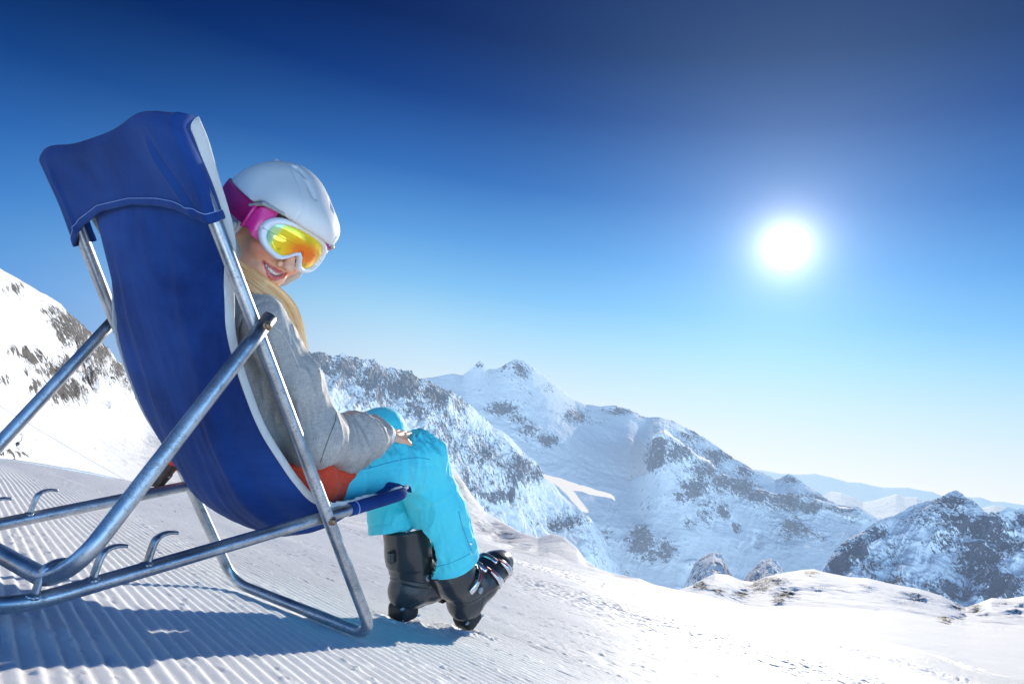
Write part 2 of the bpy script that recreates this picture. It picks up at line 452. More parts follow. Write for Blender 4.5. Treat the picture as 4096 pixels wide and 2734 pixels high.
for sg in (1, -1):
    j = NCc-1 if sg > 0 else 0
    ec = base[:, j, :]
    # the band follows the edge, its face turned along the sling surface near the lens side
    side_n = np.cross(np.gradient(ec, axis=0), uW*sg); side_n /= np.linalg.norm(side_n, axis=1)[:, None]
    s = np.linspace(0, 1, len(ec))
    wv = np.interp(np.linspace(0, 1, 140), [0, .1, .3, .42, .75, .82, 1], [.027, .026, .022, .017, .016, .013, .012])
    nd = resample(np.concatenate([side_n], 0), len(ec)) if False else np.stack([np.interp(np.linspace(0, 1, 140), s, side_n[:, k]) for k in range(3)], 1)
    band((ec+uW*sg*(.0015+.006*np.exp(-(np.arange(len(ec))/18.0)**2))[:, None])[::5], nd, wv, .005, 'piping', sling, .010)

# head pocket: the sling doubled back over the head bar, hem with a light stitch line
topc = [(-1, 239, 575), (-.97, 205, 585), (-.8, 260, 572), (-.45, 330, 560), (-.15, 420, 538)]
nu, nv = 92, 46
nw = 7
us_ = np.linspace(-1, 1, nu-2*nw); us = np.concatenate([np.full(nw, -1.), us_, np.full(nw, 1.)])
wrapc = np.concatenate([np.linspace(1, 1/nw, nw), np.zeros(nu-2*nw), np.linspace(1/nw, 1, nw)])
# profile of the pocket, measured back from the rails; sag between the two rails
railF = lambda h: AT[0]*h/AT[1]
Vp = np.zeros((nv, nu, 3))
hemH = np.interp(us, [-1, -.9, -.7, -.33, .17, .5, .7, .88, 1], [.735, .748, .766, .783, .784, .775, .766, .750, .740])
adir = AT/np.linalg.norm(AT)       # up along the rails
an = np.array([-adir[1], adir[0]])
if an[0] > 0: an = -an
topv = AT+adir*.021
pk = np.zeros((nv, nu, 3)); 
Lp_len = np.linalg.norm(topv)-np.hypot(railF(hemH), hemH)
for i in range(nv):
    t = i/(nv-1)                    # 0 at the crest, 1 at the hem
    edge_r = np.abs(us)**8
    rnd = .019
    along = Lp_len*t
    off = np.where(along < rnd*1.2, rnd*np.sin(np.clip(along/(rnd*1.2), 0, 1)*PI/2), rnd)
    sag = .014*(1-us**2)*np.sin(PI*min(1, t*1.2)) + .012*(1-us**2)*t
    puff = .010*np.exp(-((us-.80)/.16)**2)*math.exp(-((t-.35)/.3)**2)+.005*np.exp(-((us+.86)/.12)**2)*math.exp(-((t-.30)/.3)**2)
    f = .0045*np.sin((us*9+t*2.0))*math.exp(-((t-.5)/.4)**2)*(np.abs(us)**1.2) + .007*np.exp(-((us-(.62+.25*t))/.035)**2)*sstep(.15, .5, t)*(1-sstep(.85, 1.05, t)) - .006*np.exp(-((us-(.70+.20*t))/.03)**2)*sstep(.1, .4, t)*(1-sstep(.85, 1.05, t)) + .006*np.exp(-((us+.86-.04*t)/.03)**2)*sstep(.1, .35, t)
    dist = off - sag*.55 + puff + f + .004
    crest = .015*np.exp(-((us-.60)/.26)**2) - .006*sstep(.8, 1, us) + .012*np.exp(-((us+.85)/.30)**2) + .004 - .010*wrapc
    a = -along + crest*(1-t)
    P2 = topv[None]+adir[None]*a[:, None]+an[None]*dist[:, None]
    ww = .318-.006*t
    rr = np.where(us < 0, us*(ww-.032-.030*(1-t)), us*ww) + np.sign(us)*(.003*np.sin(wrapc*PI)-.018*wrapc**2)
    P2 = P2 - an[None]*(.046*wrapc)[:, None] - adir[None]*(.006*wrapc*(1-t))[:, None]
    pk[i] = L(P2[:, 0], rr, P2[:, 1])
front = pk.copy()
dpk = np.gradient(pk, axis=0); dpu = np.gradient(pk, axis=1); npk = np.cross(dpk, dpu); npk /= np.linalg.norm(npk, axis=-1)[..., None]
sgn = 1 if (npk[nv//2, nu//2]@L(an[0], 0, an[1])) > 0 else -1
pk2 = pk - npk*sgn*.0018
V = np.concatenate([pk.reshape(-1, 3), pk2.reshape(-1, 3)])
f1 = grid_faces(nv, nu); o = nv*nu
ring = [i*nu for i in range(nv)]+[(nv-1)*nu+j for j in range(1, nu)]+[i*nu+nu-1 for i in range(nv-2, -1, -1)]+[j for j in range(nu-2, 0, -1)]
rim = np.array([[ring[k], ring[(k+1) % len(ring)], ring[(k+1) % len(ring)]+o, ring[k]+o] for k in range(len(ring))])
pocket = mesh_obj('head_pocket', V, np.concatenate([f1, f1[:, ::-1]+o, rim]), M['blue'], chair)
# hem fold and its stitch line
hem = MB()
rows = []
for tq, lift in ((.905, .0012), (.925, .0026), (.985, .0030), (1.0, .0018)):
    x = tq*(nv-1); i0 = min(int(x), nv-2); fr = x-i0
    rows.append(pk[i0]*(1-fr)+pk[i0+1]*fr + npk[i0]*sgn*lift)
rows.append(pk[-1]-npk[-1]*sgn*.003)
V = np.stack(rows, 0).reshape(-1, 3)
mesh_obj('hem', V, grid_faces(len(rows), nu), M['blue'], pocket)
x = .905*(nv-1); i0 = int(x); fr = x-i0
line = pk[i0]*(1-fr)+pk[i0+1]*fr+npk[i0]*sgn*.0022
MB().add(*sweep(resample(line[1:-1], 160), .0007, 5)).build('stitching', M['thread'], pocket)

# fabric sleeve round the front of the seat frame
s1 = BF - bdir*.205
p = fillet([side(s1, ub), side(BF, ub), side(BF, -ub), side(s1, -ub)], .05, 9)
pp = [p[0]]
for i in range(1, len(p)):
    k = 10 if np.linalg.norm(p[i]-p[i-1]) > .1 else 1
    for j in range(1, k+1): pp.append(p[i-1]+(p[i]-p[i-1])*j/k)
pp = np.array(pp)
pr = RT+.0022+.0006*vnoise(np.arange(len(pp))[:, None]*np.array([[.7, 0, 0]]), 2)
sleeve = MB().add(*sweep(pp, pr, 20)).build('seat_sleeve', M['blue'], chair)
for sg in (1, -1):
    c0 = side(s1+bdir*.018, sg*ub); c1 = side(s1+bdir*.0195, sg*ub)
    MB().add(*sweep(np.array([c0, c1]), RT+.0034, 20)).build('stitching', M['thread'], sleeve)
# ---------------------------------------------------------------- groomed piste
gdir = np.array([-120-2048., 1650-1367., 2700.]); gdir -= NG*(gdir@NG); gdir /= np.linalg.norm(gdir)
GW = cv2w(gdir); QW = np.cross(nG, GW)
if QW@uW > 0: QW = -QW
H0 = float((CAM - L(0, 0, ZG))@nG)            # lens height above the piste
FOOT = CAM - nG*H0
PITCH = .0286
crx = np.array([-300, -60, 0, 60, 140, 260, 400, 560, 760, 900, 1000, 1090, 1180, 1230, 1330, 1400, 1500, 1560, 1660, 1711, 1766, 1865, 1984, 2083, 2163, 2243, 2349, 2500, 2700.])
cry = np.array([1010, 1050, 1058, 1062, 1075, 1095, 1125, 1152, 1186, 1203, 1216, 1234, 1262, 1281, 1300, 1316, 1323, 1335, 1358, 1372, 1394, 1420, 1457, 1479, 1508, 1538, 1566, 1610, 1670.])
def plane_dirs(x):                              # horizontal-in-plane direction and picture height of the plane's horizon for column x
    yh = (2156+.0 + (x*DS-CX)*(-NG[0]/NG[1]) - 0)
    Yc = -(NG[0]*(x*DS-CX)+NG[2]*FPX)/NG[1]
    return (Yc+CY)/DS
def az_of(x):
    d = np.array([x*DS-CX, (plane_dirs(x)*DS-CY), FPX]); d /= np.linalg.norm(d); return cv2w(d)
xs_t = np.linspace(-300, 2700, 301)
azd = np.array([az_of(x) for x in xs_t])
az_t = np.arctan2(azd@QW, azd@GW)               # angle in the plane
o_ = np.argsort(az_t)
dl = []
for x in xs_t:
    yc = np.interp(x, crx, cry); yh = plane_dirs(x)
    a = ray(x, yc)@nG
    dl.append(max(.0035, math.asin(min(.5, -a))))
dl = np.convolve(np.pad(dl, 4, 'edge'), np.ones(9)/9, 'valid')
dl_raw = np.array(dl)
def kcoef(az):
    de = np.interp(az, az_t[o_], dl_raw[o_]); return de**2/(4*H0), 2*H0/de
def piste_base(p, q):                           # height of the smooth piste over the tangent plane
    r = np.hypot(p, q); az = np.arctan2(q, p); k, D = kcoef(az)
    return -k*r**2
def rough_amp(p, q):
    """churned strips between the machine passes (0..1)"""
    w = vnoise(np.stack([p*.12, q*.30, p*0], -1), 31)*.8
    s1 = np.exp(-(np.abs(q+5.0+.5*w)/1.3)**2.5)
    s2 = np.exp(-((q+11.2+w)/1.7)**2)+.35*np.exp(-((q+7.6+.5*w)/.35)**2)
    s3 = np.exp(-((q+2.05+w*.25)/.10)**2)*.30
    s4 = np.exp(-((q+.92+.04*np.sin(p*1.3))/.045)**2)*.28
    s5 = np.exp(-((q-1.9+w)/.5)**2)*.5
    return np.clip(s1+s2+s3+s4+s5, 0, 1)
def groove(p, q, detail=True):
    qq = q + .0045*np.sin(p*1.1+.5) + .0022*vnoise(np.stack([p*2.2, q*1.4, p*0], -1), 3)
    if detail: qq = qq + .0010*vnoise(np.stack([p*38, q*38, p*0], -1), 4)
    x = (qq/PITCH) % 1.0                       # long face towards +q, short steep face towards the sun
    h = np.where(x < .33, x/.33, 1-(x-.33)/.67)
    return h**.92
def piste_detail(p, q):
    ra = rough_amp(p, q)
    P3 = np.stack([p, q, p*0], -1)
    am = .0041*(1+.22*vnoise(P3*np.array([1.1, 5, 1]), 7))*(1-.85*ra)
    h = am*groove(p, q)
    # broken edges and crumbs on the ridges
    br = vnoise(P3*np.array([26, 70, 1]), 9); br2 = vnoise(P3*np.array([5, 34, 1]), 10)
    h -= .0040*np.clip(br-.35, 0, 1)*sstep(.0, .5, br2)*(1-ra)
    cr = fbm(P3*95, 2, 15)
    h += .0050*np.clip(cr-.42, 0, 1)*2.2*sstep(.15, .6, vnoise(P3*np.array([1.6, 26, 1]), 21))
    h += .0004*fbm(P3*130, 2, 12)
    # churned snow
    lump = fbm(P3*np.array([11, 17, 1]), 4, 13, gain=.6); l2 = np.clip(fbm(P3*np.array([26, 34, 1]), 3, 14)-.05, 0, 1)
    h += ra*(.008*lump + .017*l2)
    h += .006*vnoise(P3*np.array([.5, .9, 1]), 16)
    return h
M['snow_piste'] = m_snow('piste_snow')
def PQ(p, q, h): return FOOT + p[..., None]*GW + q[..., None]*QW + h[..., None]*nG
# ridge field built ridge by ridge: rows run along the grooves
PN0, PN1, QN0, QN1 = .62, 15.0, -9.2, 1.0
qv = np.concatenate([np.arange(QN0, -5, PITCH/5), np.arange(-5, QN1, PITCH/7.5)])
pv = np.exp(np.linspace(math.log(PN0), math.log(PN1), 400))
Pg, Qg = np.meshgrid(pv, qv, indexing='ij')
edge_f = np.minimum.reduce([sstep(QN0, QN0+.5, Qg), sstep(QN1, QN1-.3, Qg), sstep(PN1, PN1-3, Pg), sstep(PN0, PN0+.05, Pg)])
hd = piste_detail(Pg, Qg)
# the front and rear bars have pressed into the ridges, heels too
fa = (L(0, 0, 0)-FOOT); 
Wp = PQ(Pg, Qg, Pg*0)
rel = Wp - L(0, 0, 0)
Fc_ = rel@fwdW; Uc_ = rel@uW
press = np.exp(-(Fc_/.016)**2)*(np.abs(Uc_) < .31)+np.exp(-((Fc_+.8365)/.016)**2)*(np.abs(Uc_) < .27)
hd = hd*(1-.75*press) - .0005*press
for hf_, hu_ in ((.668, .100), (.418, .012)):
    rr0 = np.hypot(Fc_-hf_, (Uc_-hu_)*1.15)
    hd = hd*(1-.9*np.exp(-(rr0/.052)**4)) - .005*np.exp(-(rr0/.046)**4) + .0075*np.exp(-((rr0-.062)/.016)**2)*(1+.8*vnoise(np.stack([Pg*70, Qg*70, Pg*0], -1), 77)) + .004*np.clip(vnoise(np.stack([Pg*130, Qg*130, Pg*0], -1), 78)-.35, 0, 1)*3*np.exp(-((rr0-.09)/.05)**2)
Hn = piste_base(Pg, Qg) + hd*edge_f + (.004)*(1-edge_f) - .003
V = PQ(Pg, Qg, Hn).reshape(-1, 3)
piste_near = mesh_obj('piste', V, grid_faces(len(pv), len(qv)), M['snow_piste']); tag(piste_near, kind='structure')
del Wp, rel, V
# the rest of the piste, out to where it rolls over
cols = np.linspace(-280, 2650, 1000)
cd = np.array([az_of(x) for x in cols]); caz = np.arctan2(cd@QW, cd@GW)
kk, DD = kcoef(caz)
rt = np.linspace(0, 1, 620)
Rg = .5*np.exp(rt[:, None]*np.log(np.minimum(DD*1.9, 130)/.5)[None])
Pf = Rg*np.cos(caz)[None]; Qf = Rg*np.sin(caz)[None]
P3 = np.stack([Pf, Qf, Pf*0], -1)
ra = rough_amp(Pf, Qf)
far = sstep(6, 16, Rg)
hf = piste_base(Pf, Qf) + ra*(.020*fbm(P3*np.array([9, 13, 1]), 4, 13, gain=.65)+.07*np.clip(fbm(P3*np.array([6, 8, 1]), 4, 14)-.02, 0, 1))
hf += .008*(fbm(P3*np.array([14, 22, 1]), 3, 18))*far
hf += .05*far*fbm(P3*np.array([.22, .5, 1]), 3, 19)
ang_s = np.interp(caz, caz[np.argsort(caz)], cols[np.argsort(caz)])[None]*np.ones_like(Rg)
# windrow left by the groomer along the outer edge, on the right
def windrow(x0, x1, rel_r, w, h, seed):
    m = sstep(x0, x0+120, ang_s)*(1-sstep(x1-120, x1, ang_s))
    rr = Rg/DD[None]
    rp = rel_r + .05*vnoise(np.stack([ang_s*.006, ang_s*0, ang_s*0], -1), seed)
    return m*h*np.exp(-((rr-rp)/w)**2)*(1+.6*vnoise(np.stack([ang_s*.012, Rg*.5, Rg*0], -1), seed+1))
hf += windrow(1500, 2500, .50, .05, .06, 41)
hf += windrow(1480, 2100, .78, .08, .16, 43)+windrow(1900, 2500, .72, .06, .13, 47)+windrow(1100, 1420, .8, .12, .25, 51)
inside = (Pf > PN0+.10) & (Pf < PN1-.3) & (Qf > QN0+.15) & (Qf < QN1-.05)
hf = hf - .003 - .006*((Pf > PN0) & (Pf < PN1) & (Qf > QN0) & (Qf < QN1))
V = PQ(Pf, Qf, hf).reshape(-1, 3)
fc = grid_faces(len(rt), len(cols))
ins = inside.reshape(-1); keep = ~(ins[fc].all(1)); fc = fc[keep]
used = np.unique(fc); mp_ = -np.ones(len(V), int); mp_[used] = np.arange(len(used))
def m_far_piste():
    m, nt, b, out = new_mat('piste_snow_far')
    a = nt.nodes.new('ShaderNodeAttribute'); a.attribute_name = 'gq'; r_ = nt.nodes.new('ShaderNodeAttribute'); r_.attribute_name = 'rough'
    b.inputs['Roughness'].default_value = .55; b.inputs['Specular IOR Level'].default_value = .08
    v = coords(nt)
    w = math_(nt, 'ADD', math_(nt, 'MULTIPLY', a.outputs['Fac'], PI/PITCH), math_(nt, 'MULTIPLY', noise_(nt, v, 1.5, 2), 1.2))
    s = math_(nt, 'ABSOLUTE', math_(nt, 'SINE', w)); h = math_(nt, 'MULTIPLY', math_(nt, 'SUBTRACT', 1, s), math_(nt, 'SUBTRACT', 1, r_.outputs['Fac'], clamp=True))
    nb = bump_(nt, h, .8, .008)
    nb = bump_(nt, noise_(nt, v, 30, 5, .75), .5, .02, nb); nb = bump_(nt, noise_(nt, v, 6, 5, .75), .5, .07, nb)
    nt.links.new(nb, b.inputs['Normal'])
    r = ramp(nt, [(.3, (.80, .815, .84)), (.7, (.87, .88, .895))]); nt.links.new(noise_(nt, v, .8, 4, .6), r.inputs[0]); nt.links.new(r.outputs[0], b.inputs['Base Color'])
    return m
M['snow_far'] = m_far_piste()
pf = mesh_obj('piste', V[used], mp_[fc], M['snow_far'], attrs={'gq': Qf.reshape(-1)[used], 'rough': ra.reshape(-1)[used]}); tag(pf, kind='structure')

# the slope goes on all round, behind the lens too
a0, a1 = caz[0], caz[-1]
aa = np.linspace(max(a0, a1), min(a0, a1)+2*PI, 160); rr = .5*np.exp(np.linspace(0, 1, 90)*math.log(400/.5))
Ra, Aa = np.meshgrid(rr, aa, indexing='ij')
Pb = Ra*np.cos(Aa); Qb = Ra*np.sin(Aa)
hb = -.0035*np.minimum(Ra, 12)**2 - .08*np.maximum(Ra-12, 0)*0 + .05*fbm(np.stack([Pb*.3, Qb*.3, Pb*0], -1), 3, 61)*sstep(2, 8, Ra) - .004
pb = mesh_obj('piste', PQ(Pb, Qb, hb).reshape(-1, 3), grid_faces(len(rr), len(aa)), M['snow_far'], attrs={'gq': Qb.reshape(-1), 'rough': Qb.reshape(-1)*0}); tag(pb, kind='structure')

# ---------------------------------------------------------------- mountains, as sheets hung between measured ridge, mid and foot lines
def curve(pts, x):
    p = np.array(pts, float); return np.interp(x, p[:, 0], p[:, 1])
def blob(X, Y, lst):
    o = np.zeros_like(X)
    for (x, y, rx, ry, a) in lst: o = np.maximum(o, a*np.exp(-(((X-x)/rx)**2+((Y-y)/ry)**2)**1.3))
    return o
def m_mountain(name, ref, haze, hcol, rockc=((.022, .026, .038), (.085, .088, .105)), snow=(.93, .90, .875), sx=1.0, thr=0.0, bmp=.07, zst=.45):
    """ref: size in metres of the main rock features"""
    m, nt, b, out = new_mat(name)
    b.inputs['Roughness'].default_value = .8; b.inputs['Specular IOR Level'].default_value = .15
    a = nt.nodes.new('ShaderNodeAttribute'); a.attribute_name = 'rock'; st = nt.nodes.new('ShaderNodeAttribute'); st.attribute_name = 'steep'
    v = coords(nt, (1/ref,)*3)
    v2 = coords(nt, (1/ref, 1/ref, zst/ref), (.35, .15, 0))
    n1 = noise_(nt, v2, 2.2*sx, 7, .72, .6); n2 = noise_(nt, v2, 9*sx, 5, .72, .3); n3 = noise_(nt, v2, 26*sx, 4, .75)
    s = math_(nt, 'ADD', math_(nt, 'MULTIPLY', n1, .50), math_(nt, 'MULTIPLY', n2, 1.15))
    s = math_(nt, 'ADD', s, math_(nt, 'MULTIPLY', n3, .60))
    s = math_(nt, 'ADD', s, math_(nt, 'MULTIPLY', math_(nt, 'MINIMUM', a.outputs['Fac'], 1.15), .37))
    s = math_(nt, 'ADD', s, math_(nt, 'MULTIPLY', st.outputs['Fac'], .05))
    r = ramp(nt, [(.0, (0, 0, 0)), (1, (1, 1, 1))]); k = math_(nt, 'MULTIPLY_ADD', s, 30.0, -(1.415+thr)*30.0, clamp=True)
    rc = ramp(nt, [(.3, rockc[0]), (.7, rockc[1])]); nt.links.new(n2, rc.inputs[0])
    c = mixc(nt, k, snow, rc.outputs[0]); nt.links.new(c, b.inputs['Base Color'])
    hgt = math_(nt, 'ADD', n1, math_(nt, 'MULTIPLY', n2, .5)); 
    nt.links.new(bump_(nt, hgt, .45, ref*bmp), b.inputs['Normal'])
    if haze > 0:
        e = nt.nodes.new('ShaderNodeEmission'); e.inputs[0].default_value = (*hcol, 1); e.inputs[1].default_value = 1  # distance haze and the shoulder's sunlight painted in as even emission
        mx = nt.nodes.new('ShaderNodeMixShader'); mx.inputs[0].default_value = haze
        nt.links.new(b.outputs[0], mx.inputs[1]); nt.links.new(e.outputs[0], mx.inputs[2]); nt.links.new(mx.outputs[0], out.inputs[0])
    return m
LAST = [None]
def sheet(name, x0, x1, nx, curves, rows, mat, amp, nsc, seed, rocks, base_rock=0, crest_amp=1.0, gully=.55, flat=None, zf=None, join=None, skirt=True, dup_gap=False, wob=0):
    """curves: [(y polyline, distance polyline)] from the skyline down"""
    X = np.linspace(x0, x1, nx)
    Yk = [curve(c[0], X) for c in curves]
    if wob: Yk = [y + wob*fbm(np.stack([X*.06, X*0+7*i, X*0], -1), 4, seed+90) for i, y in enumerate(Yk)]
    kn = max(3, int(40/(X[1]-X[0]))); gk = np.hanning(kn+2)[1:-1]; gk /= gk.sum()
    Dk = [1/np.convolve(np.pad(1/curve(c[1], X), (kn//2, kn-1-kn//2), 'edge'), gk, 'valid') for c in curves]
    if flat is not None: Dk = [flat/np.maximum(.01, -(np.array([ray(x, y)[2] for x, y in zip(X, Y_)]))) for Y_ in Yk]
    if zf is not None:
        wz = sstep(zf[0], zf[1], X)
        for k in range(len(Dk)):
            sl_ = np.maximum(.01, -(np.array([ray(x, y)[2] for x, y in zip(X, Yk[k])])))
            Dk[k] = 1/((1-wz)/Dk[k] + wz/(-curve(zf[2][k], X)/sl_))
    for i in range(1, len(Yk)): Yk[i] = np.maximum(Yk[i], Yk[i-1]+(.5 if dup_gap else 2))
    Ys, Ds = [], []
    for k in range(len(curves)-1):
        t = np.linspace(0, 1, rows[k], endpoint=(k == len(curves)-2))[:, None]
        A_, B_ = Yk[k], Yk[k+1]
        ks = max(3, int(70/(X[1]-X[0]))); gs = np.hanning(ks+2)[1:-1]; gs /= gs.sum()
        sm = lambda c_: np.convolve(np.pad(c_, (ks//2, ks-1-ks//2), 'edge'), gs, 'valid')
        span = np.maximum(B_-A_, .01)[None]; SA, SB = sm(A_), sm(B_)
        yy = SA[None]*(1-t)+SB[None]*t + (A_-SA)[None]*np.exp(-(t*span/20.0))*np.minimum(1, (1-t)*3) + (B_-SB)[None]*np.exp(-((1-t)*span/20.0))*np.minimum(1, t*3)
        wl = np.clip(span/30, 0, 1); yy = yy*wl + (A_[None]*(1-t)+B_[None]*t)*(1-wl)
        yy = np.clip(yy, A_[None], B_[None]); yy = np.maximum.accumulate(yy, 0) + np.arange(len(t))[:, None]*1e-3; Ys.append(yy)
        Ds.append(1/((1-t)/Dk[k][None]+t/Dk[k+1][None]))
    Y = np.concatenate(Ys); D = np.concatenate(Ds)
    XX = np.tile(X[None], (len(Y), 1))
    jf = np.zeros(nx)
    if join is not None:
        j0, j1, (JX, JY, JD) = join
        jf = sstep(j1, j0, X) if j0 < j1 else sstep(j1, j0, X)
        for i in np.nonzero(jf > 0)[0]:
            c_ = int(round(np.interp(X[i], JX, np.arange(len(JX))))); dj = np.interp(Y[:, i], JY[:, c_], JD[:, c_])*.992
            D[:, i] = 1/((1-jf[i])/D[:, i]+jf[i]/dj)
    d = np.stack([XX*DS-CX, Y*DS-CY, np.full_like(Y, FPX)], -1); d /= np.linalg.norm(d, axis=-1)[..., None]
    W = CAM + (d@RW.T)*D[..., None]
    back = W[0] + (W[0]-W[2])*np.array([1, 1, 0])*3.0; back[:, 2] = W[0][:, 2]-np.linalg.norm((W[0]-back)[:, :2], axis=1)*.7   # far side of the ridge
    b2 = back + (back-W[0])*np.array([3, 3, 4.0])
    t = np.linspace(0, 1, len(Y))[:, None]
    P = W/nsc
    wq = np.stack([fbm(P*.7, 3, seed+50), fbm(P*.7, 3, seed+51), P[..., 0]*0], -1)*.7
    azc = XX*(D.mean()*DS/FPX)/nsc
    n = ridged(P+wq, 7, seed, gain=.58)-.55 + .30*fbm(P*6, 4, seed+9, gain=.6) + gully*(ridged(np.stack([azc*2.6+wq[..., 0]*2+Y*.006, (D/Dk[0].mean())*1.5, azc*0], -1), 5, seed+13, gain=.6)-.5)
    m = crest_amp*.35*np.exp(-(t/.03)**2) + (1-np.exp(-(t/.10)**2)); m = np.minimum(m, 1)*(1-.9*jf[None])
    wx_ = fbm(W/nsc*2.2, 4, seed+70)*np.minimum(14, nx/60); wy_ = fbm(W/nsc*2.2, 4, seed+71)*10
    rk = blob(XX+wx_, Y+wy_, rocks)+base_rock + .30*fbm(W/nsc*4.0, 4, seed+72)*(1 if rocks else 0)
    amp_l = amp*(.15+1.0*np.clip(rk, 0, 1))
    Wd = W.copy(); Wd[..., 2] += n*amp_l*m*(D/Dk[0].mean())
    gr = np.gradient(Wd, axis=0); gc = np.gradient(Wd, axis=1); nn = np.cross(gr, gc); nn /= np.linalg.norm(nn, axis=-1)[..., None]+1e-9
    steep = 1-np.abs(nn[..., 2])
    steep = (steep-steep.mean())/(steep.std()+1e-6)
    V = np.concatenate(([b2[None], back[None]] if skirt else []) + [Wd]).reshape(-1, 3); ns = 2 if skirt else 0
    rka = np.concatenate([np.tile(rk[0][None], (ns, 1)), rk]); sta = np.concatenate([np.zeros((ns, nx)), steep])
    LAST[0] = (X, Y, D)
    o = mesh_obj(name, V, grid_faces(len(Y)+ns, nx), mat, attrs={'rock': rka.reshape(-1), 'steep': np.clip(sta, -1.5, 1.5).reshape(-1)})
    return tag(o, kind='structure')

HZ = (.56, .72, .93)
# far hazy ranges
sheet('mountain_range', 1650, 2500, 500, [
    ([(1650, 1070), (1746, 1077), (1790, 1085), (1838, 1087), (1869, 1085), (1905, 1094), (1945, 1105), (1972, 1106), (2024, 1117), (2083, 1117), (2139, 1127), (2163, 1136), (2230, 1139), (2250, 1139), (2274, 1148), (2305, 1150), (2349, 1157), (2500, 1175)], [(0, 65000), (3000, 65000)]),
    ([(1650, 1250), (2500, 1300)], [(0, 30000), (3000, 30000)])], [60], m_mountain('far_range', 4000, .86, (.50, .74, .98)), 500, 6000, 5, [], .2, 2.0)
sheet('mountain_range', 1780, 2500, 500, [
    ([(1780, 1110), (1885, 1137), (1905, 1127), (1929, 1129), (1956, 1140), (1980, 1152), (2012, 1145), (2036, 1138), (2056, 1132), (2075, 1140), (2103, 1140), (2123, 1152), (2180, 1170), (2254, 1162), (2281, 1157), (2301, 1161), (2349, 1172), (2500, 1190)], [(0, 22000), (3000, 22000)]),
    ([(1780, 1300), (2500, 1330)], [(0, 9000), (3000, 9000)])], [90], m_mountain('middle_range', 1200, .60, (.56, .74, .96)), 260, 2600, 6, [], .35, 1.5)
# main massif with its glacier bowl
massif = [(640, 900), (900, 880), (977, 866), (1006, 862), (1038, 856), (1062, 860), (1082, 844), (1101, 826), (1114, 840), (1120, 846), (1138, 846), (1154, 840), (1179, 824), (1203, 828), (1223, 842), (1243, 858), (1275, 882), (1303, 906), (1319, 918), (1344, 927), (1376, 931), (1412, 929), (1444, 939), (1484, 955), (1513, 956), (1548, 966), (1568, 978), (1620, 1006), (1655, 1030), (1687, 1053), (1723, 1069), (1746, 1079), (1778, 1097), (1790, 1093), (1810, 1086), (1826, 1094), (1845, 1109), (1885, 1137), (1925, 1160), (1976, 1170), (2016, 1190), (2100, 1230)]
rk = [(1195, 848, 26, 20, .8), (1100, 832, 12, 8, .6), (1255, 892, 35, 10, .45), (1165, 845, 20, 14, .5), (1150, 935, 45, 16, .9), (1190, 955, 30, 14, .6), (1210, 985, 28, 18, .7), (1255, 1007, 30, 16, 1.0), (1325, 955, 32, 20, .9), (1365, 968, 30, 9, .5), (1425, 942, 45, 14, .9), (1480, 958, 30, 10, .6), (1590, 1000, 45, 16, .75), (1660, 1045, 50, 20, .9), (1720, 1080, 40, 18, .8), (1800, 1100, 30, 14, .7), (1870, 1140, 60, 16, .7),
      (1470, 1245, 35, 42, .95), (1500, 1270, 20, 30, .8), (1530, 1262, 30, 30, .9), (1440, 1240, 20, 25, .55), (1290, 1175, 45, 22, .8), (1320, 1210, 20, 12, .6), (1390, 1230, 18, 26, .6), (1230, 1130, 40, 18, .6), (1160, 1140, 30, 10, .7), (1420, 1310, 30, 10, .6)]
spur = [(1482, 1085), (1488, 1045), (1497, 998), (1512, 990), (1524, 989), (1548, 1006), (1576, 1026), (1604, 1050), (1624, 1056), (1639, 1073), (1667, 1093), (1711, 1105), (1742, 1121), (1782, 1137), (1826, 1142), (1865, 1146), (1909, 1156), (1956, 1163), (1996, 1176), (2012, 1185), (2060, 1220), (2150, 1290)]
rk += [(1515, 1030, 30, 38, 1.0), (1500, 1060, 20, 22, .9), (1560, 1035, 40, 25, .8), (1610, 1075, 40, 30, .9), (1660, 1110, 45, 30, .9), (1590, 1120, 35, 28, .95), (1570, 1140, 25, 16, .9), (1620, 1170, 30, 30, .6), (1655, 1175, 22, 24, .8), (1700, 1120, 40, 25, 1.0), (1740, 1145, 45, 20, .9), (1800, 1160, 50, 22, .9), (1815, 1215, 35, 28, 1.05), (1860, 1165, 50, 14, .85), (1930, 1170, 50, 10, .8), (1845, 1220, 20, 20, .9), (1880, 1230, 18, 16, .6), (1790, 1200, 25, 30, .5), (1690, 1205, 12, 14, .9), (1740, 1235, 12, 22, .45), (1580, 1200, 25, 15, .5), (1600, 1290, 30, 10, .5), (1960, 1190, 40, 10, .5)]
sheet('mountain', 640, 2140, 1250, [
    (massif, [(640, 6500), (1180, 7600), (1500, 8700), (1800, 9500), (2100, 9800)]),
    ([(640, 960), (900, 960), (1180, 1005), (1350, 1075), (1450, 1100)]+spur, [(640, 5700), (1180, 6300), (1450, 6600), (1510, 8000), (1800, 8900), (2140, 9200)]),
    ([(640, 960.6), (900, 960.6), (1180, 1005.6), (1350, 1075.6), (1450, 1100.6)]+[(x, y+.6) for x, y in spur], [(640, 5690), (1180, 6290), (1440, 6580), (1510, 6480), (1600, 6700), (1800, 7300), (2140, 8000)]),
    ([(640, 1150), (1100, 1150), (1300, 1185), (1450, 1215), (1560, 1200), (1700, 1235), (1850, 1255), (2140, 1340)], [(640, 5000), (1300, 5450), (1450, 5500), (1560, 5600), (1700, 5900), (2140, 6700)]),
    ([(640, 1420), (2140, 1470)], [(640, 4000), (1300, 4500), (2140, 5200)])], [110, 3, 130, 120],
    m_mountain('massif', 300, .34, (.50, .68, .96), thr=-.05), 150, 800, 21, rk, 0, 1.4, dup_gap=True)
JM = LAST[0]
